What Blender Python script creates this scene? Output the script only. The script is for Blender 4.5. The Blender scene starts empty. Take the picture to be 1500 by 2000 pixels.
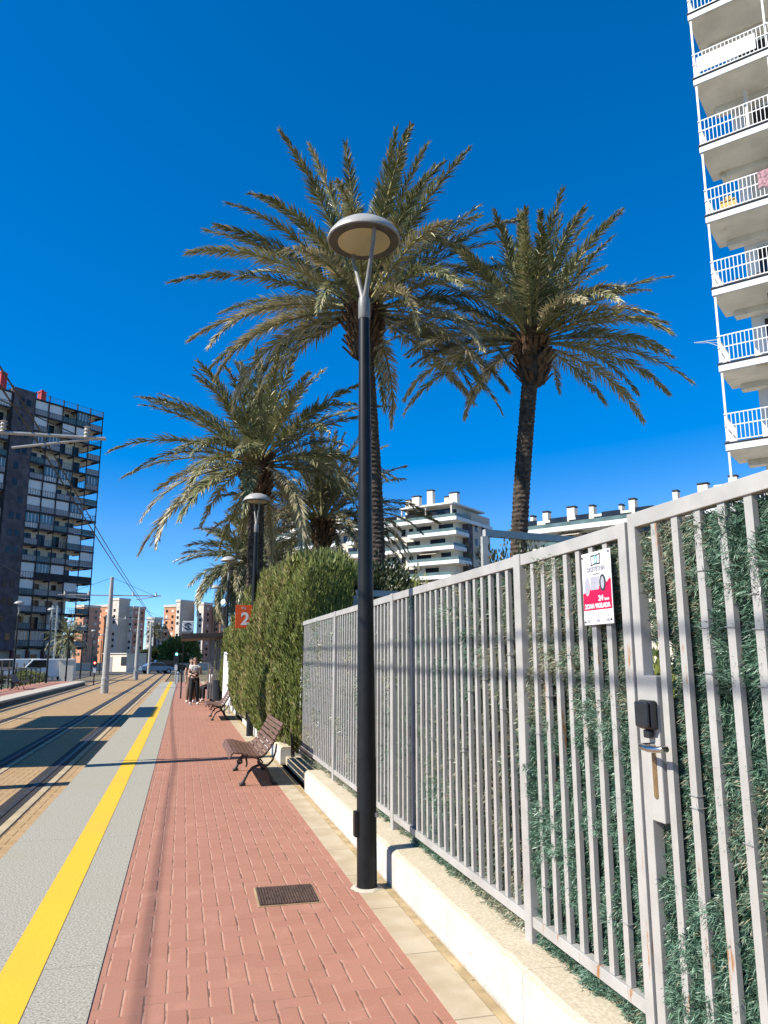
import bpy, math, random
import numpy as np
from mathutils import Vector, Matrix

R = math.radians
scene = bpy.context.scene
COL = scene.collection
RNG = np.random.default_rng(7)
random.seed(7)

# ------------------------------------------------------------------ materials
ALB = .84                                   # one albedo trim for the whole scene (exposure)
class G:
    def __init__(s, name):
        s.mat = bpy.data.materials.new(name); s.mat.use_nodes = True
        s.nt = s.mat.node_tree; s.nt.nodes.clear()
        s.out = s.n('ShaderNodeOutputMaterial'); s.b = s.n('ShaderNodeBsdfPrincipled')
        s.nt.links.new(s.b.outputs[0], s.out.inputs[0])
        s.tc = None
    def n(s, t): return s.nt.nodes.new(t)
    def put(s, sock, v):
        if isinstance(v, bpy.types.NodeSocket): s.nt.links.new(v, sock)
        elif isinstance(v, (tuple, list)) and len(v) == 3 and sock.type == 'RGBA': sock.default_value = (*v, 1)
        else: sock.default_value = v
    def co(s):
        if s.tc is None: s.tc = s.n('ShaderNodeTexCoord').outputs['Object']
        return s.tc
    def m(s, op, *a):
        nd = s.n('ShaderNodeMath'); nd.operation = op
        for i, v in enumerate(a): s.put(nd.inputs[i], v)
        return nd.outputs[0]
    def sep(s, v):
        nd = s.n('ShaderNodeSeparateXYZ'); s.put(nd.inputs[0], v); return nd.outputs
    def comb(s, x, y, z):
        nd = s.n('ShaderNodeCombineXYZ')
        for i, v in enumerate((x, y, z)): s.put(nd.inputs[i], v)
        return nd.outputs[0]
    def scale(s, v, sc):
        nd = s.n('ShaderNodeMapping'); s.put(nd.inputs['Vector'], v); nd.inputs['Scale'].default_value = sc; return nd.outputs[0]
    def noise(s, scale, detail=4, rough=.55, co=None):
        nd = s.n('ShaderNodeTexNoise'); s.put(nd.inputs['Vector'], co or s.co())
        nd.inputs['Scale'].default_value = scale; nd.inputs['Detail'].default_value = detail; nd.inputs['Roughness'].default_value = rough
        return nd.outputs[0]
    def ss(s, v, lo, hi, a=0, b=1):
        nd = s.n('ShaderNodeMapRange'); nd.interpolation_type = 'SMOOTHSTEP'
        for k, x in (('Value', v), ('From Min', lo), ('From Max', hi), ('To Min', a), ('To Max', b)): s.put(nd.inputs[k], x)
        return nd.outputs[0]
    def mix(s, f, a, b, mode='MIX'):
        nd = s.n('ShaderNodeMix'); nd.data_type = 'RGBA'; nd.blend_type = mode
        s.put(nd.inputs[0], f); s.put(nd.inputs[6], a); s.put(nd.inputs[7], b); return nd.outputs[2]
    def bump(s, h, strength=.5, dist=.01):
        nd = s.n('ShaderNodeBump'); nd.inputs['Strength'].default_value = strength; nd.inputs['Distance'].default_value = dist
        s.put(nd.inputs['Height'], h); s.nt.links.new(nd.outputs[0], s.b.inputs['Normal'])
    def attr(s, name):
        nd = s.n('ShaderNodeAttribute'); nd.attribute_name = name; return nd.outputs['Fac']
    def fin(s, col, rough=.8, metal=0, spec=.5):
        if isinstance(col, bpy.types.NodeSocket): col = s.mix(1., col, (ALB, ALB, ALB), 'MULTIPLY')
        s.put(s.b.inputs['Base Color'], col); s.put(s.b.inputs['Roughness'], rough)
        s.b.inputs['Metallic'].default_value = metal; s.b.inputs['Specular IOR Level'].default_value = spec
        return s.mat

def plain(name, col, rough=.7, metal=0, var=.15, vs=3, bump=0, bs=60, spec=.5, dirt=None, da=.0, ds=2.0):
    g = G(name)
    n = g.noise(vs, 6)
    c = g.mix(g.ss(n, .3, .7), tuple(x*(1-var) for x in col), tuple(min(1, x*(1+var)) for x in col))
    if dirt:
        c = g.mix(g.ss(g.noise(ds, 8, .65), .62-da, .78-da*.6), c, dirt)
    if bump: g.bump(g.noise(bs, 4), bump, .004)
    return g.fin(c, rough, metal, spec)

def paving(name, unit, c1, c2, joint, wv, wh, stain, depth=.6):
    g = G(name); p = g.sep(g.co())
    wob = g.m('MULTIPLY', g.m('SUBTRACT', g.noise(18, 2), .5), .05)
    x = g.m('ADD', g.m('DIVIDE', p[0], unit), wob); y = g.m('ADD', g.m('DIVIDE', p[1], unit), wob)
    i = g.m('FLOOR', x); j = g.m('FLOOR', y); fx = g.m('SUBTRACT', x, i); fy = g.m('SUBTRACT', y, j)
    k = g.m('FLOORED_MODULO', g.m('ADD', i, j), 4.0)
    e = [g.m('COMPARE', k, float(q), .1) for q in range(4)]
    dl = g.m('MULTIPLY_ADD', e[1], 10., fx); dr = g.m('MULTIPLY_ADD', e[0], 10., g.m('SUBTRACT', 1., fx))
    db = g.m('MULTIPLY_ADD', e[3], 10., fy); dt = g.m('MULTIPLY_ADD', e[2], 10., g.m('SUBTRACT', 1., fy))
    dv = g.m('MINIMUM', dl, dr); dh = g.m('MINIMUM', db, dt)
    jag = g.m('MULTIPLY', g.m('SUBTRACT', g.noise(90, 3), .45), .05)
    mv = g.ss(g.m('ADD', dv, jag), wv*.45, wv, 1, 0); mh = g.ss(g.m('ADD', dh, jag), wh*.4, wh, 1, 0)
    mask = g.m('MAXIMUM', mv, g.m('MULTIPLY', mh, .75))
    wn = g.n('ShaderNodeTexWhiteNoise'); wn.noise_dimensions = '2D'
    g.put(wn.inputs['Vector'], g.comb(g.m('SUBTRACT', i, e[1]), g.m('SUBTRACT', j, e[3]), 0.))
    c = g.mix(wn.outputs[0], c1, c2)
    c = g.mix(g.ss(g.noise(.7, 5, .6), .45, .75, 0, .45), c, stain)
    c = g.mix(g.ss(g.noise(140, 4, .7), .42, .66, 0, .38), c, tuple(v*.55 for v in c1))
    c = g.mix(g.ss(g.noise(2.6, 8, .7), .52, .74, 0, .4), c, tuple(min(1, v*1.25+.05) for v in c2))
    jc = g.mix(g.ss(g.noise(5, 4), .47, .66), joint, tuple(v*.25 for v in joint))
    c = g.mix(mask, c, jc)
    h = g.m('SUBTRACT', g.m('MULTIPLY', g.noise(120, 4), .14), g.m('MAXIMUM', g.ss(dv, wv*.5, wv*1.9, 1, 0), g.ss(dh, wh*.5, wh*2.2, .8, 0)))
    g.bump(h, depth, .006)
    return g.fin(c, .85, 0, .3)

def leafmat(name, green, green2, dead, rough=.55, trans=.18):
    g = G(name); t = g.attr('tint')
    c = g.mix(g.ss(t, 0., .5), green, green2)
    c = g.mix(g.ss(t, .6, .95), c, dead)
    c = g.mix(g.m('MULTIPLY', g.noise(9, 2), .35), c, tuple(v*.5 for v in green))
    g.fin(c, rough, 0, .45)
    if trans:
        tr = g.n('ShaderNodeBsdfTranslucent'); g.put(tr.inputs[0], c)
        mx = g.n('ShaderNodeMixShader'); mx.inputs[0].default_value = trans
        g.nt.links.new(g.b.outputs[0], mx.inputs[1]); g.nt.links.new(tr.outputs[0], mx.inputs[2]); g.nt.links.new(mx.outputs[0], g.out.inputs[0])
    return g.mat

def emit(name, col, s):
    g = G(name); g.b.inputs['Emission Color'].default_value = (*col, 1); g.b.inputs['Emission Strength'].default_value = s
    return g.fin(col, .4)

M = {}
M['red_pave'] = paving('red_pavers', .103, (.415, .192, .13), (.455, .218, .148), (.50, .31, .22), .046, .022, (.385, .185, .13), .55)
M['tan_pave'] = paving('ochre_pavers', .1, (.42, .275, .13), (.49, .33, .17), (.20, .12, .06), .075, .03, (.46, .32, .17), .5)
def speckle():
    g = G('grey_terrazzo'); n = g.noise(75, 4, .75); v = g.n('ShaderNodeTexVoronoi'); g.put(v.inputs['Vector'], g.co()); v.inputs['Scale'].default_value = 95
    c = g.mix(g.ss(n, .35, .66), (.22, .207, .158), (.53, .505, .425))
    c = g.mix(g.ss(v.outputs['Distance'], .1, .4, .35, 0), c, (.60, .57, .47))
    c = g.mix(g.ss(g.noise(1.1, 6), .5, .75, 0, .45), c, (.36, .335, .25))
    p = g.sep(g.co()); y = g.m('FRACT', g.m('DIVIDE', p[1], 3.2))
    c = g.mix(g.ss(g.m('ABSOLUTE', g.m('SUBTRACT', y, .5)), .0005, .002, .6, 0), c, (.12, .12, .11))
    g.bump(n, .35, .004); return g.fin(c, .85, 0, .3)
M['grey_edge'] = speckle()
def yellow():
    g = G('yellow_paint'); n = g.noise(60, 5, .7)
    c = g.mix(g.ss(n, .3, .7), (.78, .46, .022), (.86, .53, .045))
    c = g.mix(g.ss(g.noise(3.5, 9, .75), .63, .72, 0, .75), c, (.40, .33, .16))
    c = g.mix(g.ss(g.noise(11, 10, .8), .60, .68, 0, .5), c, (.36, .31, .19))
    c = g.mix(g.ss(g.noise(.8, 4), .45, .7, 0, .25), c, (.60, .40, .08))
    g.bump(n, .3, .003); return g.fin(c, .7, 0, .3)
M['yellow'] = yellow()
def kerbmat():
    g = G('beige_kerb_stone'); p = g.sep(g.co())
    c = g.mix(g.ss(g.noise(4, 7), .3, .7), (.44, .35, .225), (.54, .455, .32))
    c = g.mix(g.ss(g.noise(60, 4, .7), .55, .75, 0, .5), c, (.36, .28, .19))
    y = g.m('FRACT', g.m('DIVIDE', p[1], .82))
    c = g.mix(g.ss(g.m('ABSOLUTE', g.m('SUBTRACT', y, .5)), .003, .010, .8, 0), c, (.22, .17, .11))
    g.bump(g.noise(70, 5), .35, .004); return g.fin(c, .85, 0, .3)
M['kerb'] = kerbmat()
M['sand'] = plain('sandy_joint', (.46, .345, .19), .95, 0, .25, 7, .5, 60, .2, (.16, .12, .07), .10, 14)
def wallmat():
    g = G('whitewashed_concrete'); p = g.sep(g.co())
    c = g.mix(g.ss(g.noise(5, 7), .3, .7), (.50, .485, .44), (.63, .615, .575))
    chip = g.ss(g.noise(22, 8, .75), .56, .615)
    low = g.ss(g.m('ADD', p[2], g.m('MULTIPLY', g.noise(6, 3), .22)), .16, .36, 1, .25)
    c = g.mix(g.m('MULTIPLY', chip, low), c, (.42, .38, .31))
    c = g.mix(g.ss(p[2], .232, .245, 0, .8), c, g.mix(g.ss(g.noise(55, 6, .7), .35, .65), (.50, .40, .25), (.66, .57, .40)))
    c = g.mix(g.ss(g.m('ADD', p[2], g.m('MULTIPLY', g.noise(30, 3), .04)), .02, .055, .75, 0), c, (.36, .28, .18))
    yy = g.m('ADD', p[1], g.m('MULTIPLY', g.noise(7, 4), .06)); yf = g.m('FRACT', g.m('DIVIDE', yy, 2.35))
    c = g.mix(g.ss(g.m('ABSOLUTE', g.m('SUBTRACT', yf, .5)), .0008, .0022, .55, 0), c, (.20, .17, .13))
    dr = g.noise(3.2, 6, .7, g.scale(g.co(), (1, 5, .35)))
    c = g.mix(g.ss(dr, .56, .72, 0, .35), c, (.46, .41, .33))
    g.bump(g.noise(45, 6), .5, .008); return g.fin(c, .9, 0, .2)
M['wall'] = wallmat()
def fencemat(name, rust):
    g = G(name)
    c = g.mix(g.ss(g.noise(6, 6), .3, .7), (.37, .36, .335), (.45, .44, .41))
    oi = g.n('ShaderNodeObjectInfo'); va = g.n('ShaderNodeVectorMath'); va.operation = 'ADD'
    g.put(va.inputs[0], g.scale(g.co(), (9, 9, 1.3))); g.put(va.inputs[1], g.comb(g.m('MULTIPLY', oi.outputs['Random'], 83.), 0., g.m('MULTIPLY', oi.outputs['Random'], 31.)))
    st = va.outputs[0]
    r = g.ss(g.noise(2.2, 8, .7, st), rust, rust+.06)
    c = g.mix(r, c, g.mix(g.noise(40, 3), (.24, .085, .02), (.42, .22, .08)))
    g.bump(g.noise(90, 4), .12, .002); return g.fin(c, g.m('MULTIPLY_ADD', r, .4, .42), 0, .5)
M['fence'] = fencemat('grey_fence_paint', .73); M['fence_rust'] = fencemat('rusty_grey_paint', .60)
M['black'] = plain('black_pole_paint', (.009, .009, .009), .42, 0, .3, 8, .05, spec=.3)
M['pole_grey'] = plain('lamp_head_grey', (.20, .20, .185), .45, 0, .12, 14, .08)
M['lamp_white'] = plain('lamp_shade_white', (.40, .395, .37), .45, 0, .10, 12, .05, dirt=(.35, .33, .29), da=.02, ds=6)
M['lamp_rim'] = plain('lamp_rim_dark', (.10, .095, .09), .5, 0, .25, 10)
def lens():
    g = G('lamp_lens'); c = g.mix(g.ss(g.noise(7, 5), .35, .65), (.66, .58, .36), (.60, .55, .38))
    p = g.sep(g.co()); return g.fin(c, .25, 0, .5)
M['lens'] = lens()
M['iron'] = plain('black_cast_iron', (.016, .014, .014), .45, 0, .3, 20, .25, 90)
def wood():
    g = G('brown_bench_wood'); st = g.scale(g.co(), (30, 1.2, 30)); n = g.noise(3, 6, .6, st)
    c = g.mix(g.ss(n, .3, .7), (.085, .04, .024), (.22, .115, .072))
    c = g.mix(g.ss(g.noise(5, 6, .7), .58, .72, 0, .5), c, (.29, .20, .145))
    g.bump(n, .4, .004); return g.fin(c, .55)
M['wood'] = wood()
M['bark'] = plain('palm_bark', (.075, .058, .044), .95, 0, .5, 9, .9, 26, .2, (.06, .045, .035), .06, 5)
M['stub'] = plain('palm_leaf_stubs', (.14, .085, .05), .95, 0, .5, 6, .9, 30, .2, (.05, .034, .024), .10, 6)
M['rachis'] = plain('palm_leaf_stalk', (.27, .25, .11), .6, 0, .3, 5)
M['frond'] = leafmat('palm_leaf', (.09, .122, .05), (.38, .38, .185), (.68, .56, .36), .38, .10)
M['frond_dark'] = leafmat('palm_leaf_dark', (.06, .072, .034), (.17, .165, .085), (.36, .28, .17), .45, .1)
M['needle'] = leafmat('plastic_needles', (.035, .105, .066), (.28, .44, .31), (.48, .42, .29), .38, .10)
M['mesh_back'] = plain('hedge_backing', (.03, .035, .024), .9, 0, .4, 30)
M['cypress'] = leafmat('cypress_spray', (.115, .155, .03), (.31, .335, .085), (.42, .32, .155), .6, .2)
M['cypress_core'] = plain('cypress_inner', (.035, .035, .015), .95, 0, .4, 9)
M['bush'] = leafmat('dark_bush_leaf', (.035, .055, .018), (.07, .09, .03), (.17, .12, .06), .5, .18)
M['brownwood'] = plain('stem_wood', (.13, .09, .06), .9, 0, .3, 9, .4)
M['white_render'] = plain('white_render', (.78, .78, .76), .8, 0, .05, .6, .1, 30, .3, (.62, .60, .55), .02, .5)
M['cream'] = plain('cream_render', (.74, .66, .53), .85, 0, .08, .5, 0, 30, .3, (.50, .42, .32), .02, .4)
M['offwhite'] = plain('offwhite_render', (.72, .67, .57), .85, 0, .07, .4, 0, 30, .3, (.55, .50, .43), .02, .3)
M['soffit'] = plain('balcony_soffit', (.78, .75, .68), .9, 0, .10, 1.2, 0, 30, .2, (.50, .40, .26), .04, 1.1)
M['white_metal'] = plain('white_metal', (.80, .80, .79), .4, 0, .04, 4)
M['glass_dark'] = plain('window_glass_dark', (.020, .022, .024), .12, 0, .3, .6, spec=.4)
M['glass_teal'] = plain('balcony_glass_teal', (.10, .165, .165), .35, 0, .25, .5, spec=.3)
M['glass_blue'] = plain('glazing_blue', (.09, .16, .19), .1, 0, .35, .4, spec=.7)
M['shutter'] = plain('white_shutter', (.80, .78, .73), .7, 0, .05, .5)
M['dark_steel'] = plain('dark_steel', (.034, .033, .035), .6, 0, .3, 1, spec=.2)
M['purple_clad'] = plain('dark_purple_cladding', (.12, .10, .105), .85, 0, .3, .8, spec=.1)
M['grey_panel'] = plain('grey_balcony_panel', (.31, .30, .30), .6, 0, .15, .5)
M['maroon'] = plain('maroon_paint', (.14, .035, .032), .7, 0, .2, 1)
M['red_chim'] = plain('red_chimney_paint', (.46, .03, .035), .7, 0, .12, 1)
M['brick_orange'] = plain('orange_brick', (.54, .26, .14), .9, 0, .12, .15)
M['brick_brown'] = plain('brown_brick', (.52, .28, .20), .9, 0, .12, .15)
M['tan_conc'] = plain('tan_concrete', (.62, .50, .39), .9, 0, .10, .1)
M['pale_conc'] = plain('pale_concrete', (.62, .56, .48), .9, 0, .07, .1)
M['grey_conc'] = plain('grey_concrete', (.36, .355, .34), .9, 0, .10, .1)
M['mast'] = plain('mast_concrete', (.40, .385, .35), .85, 0, .12, 4, .3, 40)
M['galv'] = plain('galvanised_steel', (.46, .46, .43), .4, .5, .1, 10)
M['wire'] = plain('black_wire', (.012, .012, .012), .5)
M['rail'] = plain('rail_steel', (.10, .085, .072), .45, .5, .3, 6)
M['rubber'] = plain('rail_groove', (.028, .023, .02), .8, 0, .3, 9)
M['track_strip'] = plain('track_strip_mortar', (.45, .36, .22), .9, 0, .15, 3, .2, 40)
M['conc_light'] = plain('track_edge_concrete', (.50, .45, .36), .9, 0, .12, 3, .2, 40)
M['plat_side'] = plain('platform_side', (.13, .125, .11), .9, 0, .3, 2, .3, 20)
M['asphalt'] = plain('asphalt', (.06, .06, .06), .9, 0, .2, 2, .2, 90)
M['earth'] = plain('dry_earth', (.20, .165, .11), .95, 0, .25, .4, .2, 8, .2, (.10, .12, .045), .10, .25)
M['lawn'] = plain('lawn_ground', (.06, .085, .025), .95, 0, .35, 1.2, .3, 20)
M['orange'] = plain('orange_sign', (.80, .10, .008), .5, 0, .05, 4)
M['sign_white'] = plain('sign_white', (.80, .80, .80), .35, 0, .03, 9)
M['crimson'] = plain('sign_crimson', (.66, .0, .055), .4, 0, .04, 9)
M['ink'] = plain('sign_ink', (.03, .035, .05), .5)
M['ink_grey'] = plain('sign_grey_print', (.36, .36, .40), .5)
M['pale_grey'] = plain('sign_pale_grey', (.42, .41, .47), .5)
M['cyan'] = plain('sign_cyan', (.15, .48, .50), .5)
M['plastic_black'] = plain('black_plastic', (.018, .02, .024), .35, 0, .2, 20, .1)
M['chrome'] = plain('brushed_steel', (.62, .60, .56), .22, 1., .1, 20)
M['brass'] = plain('worn_lock_plate', (.36, .24, .12), .4, .6, .25, 25)
M['grate'] = plain('rusty_cast_iron', (.10, .06, .042), .75, .2, .3, 20, .4, 80)
M['skin'] = plain('skin', (.55, .33, .24), .55, 0, .05, 20)
M['hair'] = plain('brown_hair', (.16, .085, .045), .5, 0, .3, 60)
M['cloth_black'] = plain('black_cloth', (.012, .012, .014), .85, 0, .3, 20)
M['cloth_white'] = plain('white_cloth', (.74, .70, .66), .85, 0, .05, 20)
M['car_blue'] = plain('car_paint_blue', (.18, .27, .37), .22, .3, .05, 1)
M['car_dark'] = plain('car_paint_dark', (.012, .013, .016), .22, .2, .1, 1)
M['car_white'] = plain('car_paint_white', (.72, .72, .72), .25, 0, .03, 1)
M['tyre'] = plain('tyre_rubber', (.016, .016, .016), .85)
M['slat_wood'] = plain('fence_wood', (.20, .13, .085), .9, 0, .25, 3)
M['awning'] = plain('awning_cloth', (.66, .58, .46), .85, 0, .05, 1)
M['red_lamp'] = emit('red_signal', (1, .12, .08), 4.)
M['green_lamp'] = emit('green_signal', (.15, 1, .65), 4.)
M['slab_dark'] = plain('shelter_roof_dark', (.05, .042, .036), .6, 0, .2, 2)
M['towel'] = plain('patterned_towel', (.38, .22, .24), .9, 0, .5, 9)
M['crate'] = plain('yellow_plastic', (.62, .40, .09), .6)

# ------------------------------------------------------------------ mesh tools
class MB:
    def __init__(s): s.v = []; s.f = []; s.mi = []
    def add(s, vs, fs, mi=0):
        o = len(s.v); s.v += [tuple(p) for p in vs]; s.f += [tuple(i+o for i in f) for f in fs]; s.mi += [mi]*len(fs); return s
    def box(s, x0, x1, y0, y1, z0, z1, mi=0):
        return s.add([(x0,y0,z0),(x1,y0,z0),(x1,y1,z0),(x0,y1,z0),(x0,y0,z1),(x1,y0,z1),(x1,y1,z1),(x0,y1,z1)],
                     [(0,3,2,1),(4,5,6,7),(0,1,5,4),(1,2,6,5),(2,3,7,6),(3,0,4,7)], mi)
    def bar(s, a, b, w, h, up=(0,0,1), mi=0):
        a, b = Vector(a), Vector(b); t = (b-a).normalized(); u = Vector(up)
        sd = t.cross(u)
        if sd.length < 1e-4: sd = t.cross(Vector((0,1,0)))
        sd.normalize(); u = sd.cross(t)
        vs = [p + sd*(i*w/2) + u*(j*h/2) for p in (a,b) for i, j in ((-1,-1),(1,-1),(1,1),(-1,1))]
        return s.add(vs, [(0,1,2,3),(7,6,5,4),(0,4,5,1),(1,5,6,2),(2,6,7,3),(3,7,4,0)], mi)
    def tube(s, pts, r, n=8, mi=0, cap=True):
        pts = [Vector(p) for p in pts]; rs = r if isinstance(r, (list, tuple)) else [r]*len(pts); vs = []; prev = None
        for i, p in enumerate(pts):
            t = (pts[min(i+1, len(pts)-1)] - pts[max(i-1, 0)]).normalized()
            if prev is None:
                a = t.cross(Vector((0,0,1)))
                if a.length < 1e-3: a = t.cross(Vector((0,1,0)))
            else:
                a = prev - t*prev.dot(t)
            a.normalize(); b = t.cross(a); prev = a
            vs += [p + a*(math.cos(2*math.pi*k/n)*rs[i]) + b*(math.sin(2*math.pi*k/n)*rs[i]) for k in range(n)]
        fs = [(i*n+k, i*n+(k+1)%n, (i+1)*n+(k+1)%n, (i+1)*n+k) for i in range(len(pts)-1) for k in range(n)]
        if cap: fs += [tuple(range(n))[::-1], tuple((len(pts)-1)*n+k for k in range(n))]
        return s.add(vs, fs, mi)
    def lathe(s, prof, c=(0,0,0), n=24, mi=0):
        vs = []; m = len(prof)
        for r, z in prof: vs += [(c[0]+r*math.cos(2*math.pi*k/n), c[1]+r*math.sin(2*math.pi*k/n), c[2]+z) for k in range(n)]
        fs = [(i*n+k, i*n+(k+1)%n, (i+1)*n+(k+1)%n, (i+1)*n+k) for i in range(m-1) for k in range(n)]
        fs += [tuple(range(n))[::-1], tuple((m-1)*n+k for k in range(n))]
        return s.add(vs, fs, mi)
    def prism(s, poly, f, d0, d1, mi=0):
        """extrude the 2-D outline; f(a, b, depth) -> point"""
        n = len(poly); vs = [f(a, b, d0) for a, b in poly] + [f(a, b, d1) for a, b in poly]
        return s.add(vs, [tuple(range(n))[::-1], tuple(range(n, 2*n))] + [(i, (i+1) % n, n+(i+1) % n, n+i) for i in range(n)], mi)
    def build(s, name, mats, parent=None, smooth=False, bevel=0, label=None):
        me = bpy.data.meshes.new(name); me.from_pydata(s.v, [], s.f)
        for m in (mats if isinstance(mats, (list, tuple)) else [mats]): me.materials.append(M[m])
        me.polygons.foreach_set('material_index', s.mi)
        me.update(); return link(name, me, parent, smooth, bevel, label)

def link(name, me, parent=None, smooth=False, bevel=0, label=None):
    if smooth:
        me.polygons.foreach_set('use_smooth', [True]*len(me.polygons))
        try: me.set_sharp_from_angle(angle=R(40))
        except Exception: pass
    o = bpy.data.objects.new(name, me); COL.objects.link(o)
    if parent: o.parent = parent
    if bevel:
        b = o.modifiers.new('Bevel', 'BEVEL'); b.width = bevel; b.segments = 2; b.limit_method = 'ANGLE'
    if label: o['label'] = label
    return o

def tri_mesh(name, V, T, mats, parent=None, tint=None, mi=None, smooth=False):
    V = np.asarray(V, np.float32); T = np.asarray(T, np.int32); me = bpy.data.meshes.new(name)
    me.vertices.add(len(V)); me.vertices.foreach_set('co', V.ravel())
    me.loops.add(T.size); me.loops.foreach_set('vertex_index', T.ravel())
    me.polygons.add(len(T)); me.polygons.foreach_set('loop_start', np.arange(0, T.size, 3, dtype=np.int32))
    me.polygons.foreach_set('loop_total', np.full(len(T), 3, np.int32))
    for m in (mats if isinstance(mats, (list, tuple)) else [mats]): me.materials.append(M[m])
    if mi is not None: me.polygons.foreach_set('material_index', np.asarray(mi, np.int32))
    me.update(calc_edges=True)
    if tint is not None:
        a = me.attributes.new('tint', 'FLOAT', 'POINT'); a.data.foreach_set('value', np.asarray(tint, np.float32))
    return link(name, me, parent, smooth)

def tag(o, label=None, cat=None, group=None, kind=None):
    if label: o['label'] = label
    if cat: o['category'] = cat
    if group: o['group'] = group
    if kind: o['kind'] = kind
    return o
def thing(name, label, cat, loc=(0,0,0), rz=0, group=None):
    o = bpy.data.objects.new(name, None); COL.objects.link(o); o.empty_display_size = .2
    o.location = loc; o.rotation_euler = (0, 0, rz); return tag(o, label, cat, group)
def dup(root, loc, rz=None, label=None, scale=None):
    r = root.copy(); COL.objects.link(r); r.location = loc
    if rz is not None: r.rotation_euler = (0, 0, rz)
    if label: r['label'] = label
    if scale: r.scale = (scale,)*3 if not isinstance(scale, tuple) else scale
    for ch in list(root.children):
        c = ch.copy(); COL.objects.link(c); c.parent = r
        for g in ch.children:
            d = g.copy(); COL.objects.link(d); d.parent = c
    return r
def struct(o, label=None, cat=None): return tag(o, label, cat, None, 'structure')
def text(body, size, mat, parent, loc, rot, name='lettering', ext=.0008, bold=0, sx=1):
    cu = bpy.data.curves.new(name, 'FONT'); cu.body = body; cu.size = size; cu.extrude = ext; cu.offset = bold
    cu.align_x = 'CENTER'; cu.align_y = 'CENTER'; cu.materials.append(M[mat])
    o = bpy.data.objects.new(name, cu); COL.objects.link(o); bpy.context.view_layer.update()
    me = bpy.data.meshes.new_from_object(o.evaluated_get(bpy.context.evaluated_depsgraph_get()))
    bpy.data.objects.remove(o); me.name = name
    o = bpy.data.objects.new(name, me); COL.objects.link(o); o.parent = parent; o.location = loc; o.rotation_euler = rot; o.scale = (sx, 1, 1)
    return o

def vnoise(x, y, seed, sc):
    """smooth value noise, 0..1"""
    t = np.random.default_rng(seed).random((64, 64)); x = np.asarray(x)*sc + 13.7; y = np.asarray(y)*sc + 7.3
    i = np.floor(x).astype(int); j = np.floor(y).astype(int); fx = x-i; fy = y-j; fx = fx*fx*(3-2*fx); fy = fy*fy*(3-2*fy)
    g = lambda a, b: t[a % 64, b % 64]
    return (g(i,j)*(1-fx)+g(i+1,j)*fx)*(1-fy) + (g(i,j+1)*(1-fx)+g(i+1,j+1)*fx)*fy
def unit(a): return a/np.maximum(np.linalg.norm(a, axis=-1, keepdims=True), 1e-9)

# ------------------------------------------------------------------ camera, light
F_PX = 1480.; PITCH = math.atan(286/F_PX); YAW = math.atan(392*math.cos(PITCH)/F_PX)
cam = bpy.data.cameras.new('camera'); co = bpy.data.objects.new('camera', cam); COL.objects.link(co)
cam.sensor_fit = 'VERTICAL'; cam.sensor_height = 36; cam.sensor_width = 27; cam.lens = 36*F_PX/2000
cam.clip_start = .05; cam.clip_end = 6000
co.location = (0, 0, 1.65); co.rotation_euler = (math.pi/2 + PITCH, 0, -YAW); scene.camera = co

EL, AZ = R(40), R(8.5)                      # light travels towards +X, a little towards +Y
L = Vector((math.cos(EL)*math.cos(AZ), math.cos(EL)*math.sin(AZ), -math.sin(EL)))
sun = bpy.data.lights.new('sun', 'SUN'); sun.energy = 5.0; sun.angle = R(.53); sun.color = (1, .935, .83)
so = bpy.data.objects.new('sun', sun); COL.objects.link(so); so.rotation_euler = L.to_track_quat('-Z', 'Y').to_euler(); so.location = (-20, 0, 30)
w = bpy.data.worlds.new('World'); scene.world = w; w.use_nodes = True
nt = w.node_tree; nt.nodes.clear()
sky = nt.nodes.new('ShaderNodeTexSky'); sky.sky_type = 'NISHITA'; sky.sun_disc = False
sky.sun_elevation = EL; sky.sun_rotation = math.atan2(-L.x, -L.y); sky.air_density = 1.0; sky.dust_density = 0; sky.ozone_density = 8.0; sky.altitude = 3000
hs = nt.nodes.new('ShaderNodeHueSaturation'); hs.inputs['Hue'].default_value = .497
bg = nt.nodes.new('ShaderNodeBackground'); bg.inputs[1].default_value = .120
wo = nt.nodes.new('ShaderNodeOutputWorld')
bw = nt.nodes.new('ShaderNodeRGBToBW'); mr = nt.nodes.new('ShaderNodeMapRange')      # deep blue overhead, paler where the sky is bright
for i_, v_ in ((1, .8), (2, 2.4), (3, 1.40), (4, 1.16)): mr.inputs[i_].default_value = v_
nt.links.new(sky.outputs[0], bw.inputs[0]); nt.links.new(bw.outputs[0], mr.inputs[0]); nt.links.new(mr.outputs[0], hs.inputs['Saturation'])
mv_ = nt.nodes.new('ShaderNodeMapRange'); nt.links.new(bw.outputs[0], mv_.inputs[0]); nt.links.new(mv_.outputs[0], hs.inputs['Value'])
for i_, v_ in ((1, .6), (2, 2.0), (3, 1.20), (4, .98)): mv_.inputs[i_].default_value = v_
nt.links.new(sky.outputs[0], hs.inputs['Color']); nt.links.new(hs.outputs[0], bg.inputs[0]); nt.links.new(bg.outputs[0], wo.inputs[0])
scene.view_settings.view_transform = 'Standard'; scene.view_settings.look = 'None'; scene.view_settings.exposure = .80; scene.view_settings.gamma = 1
scene.cycles.max_bounces = 6; scene.cycles.transparent_max_bounces = 8

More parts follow.
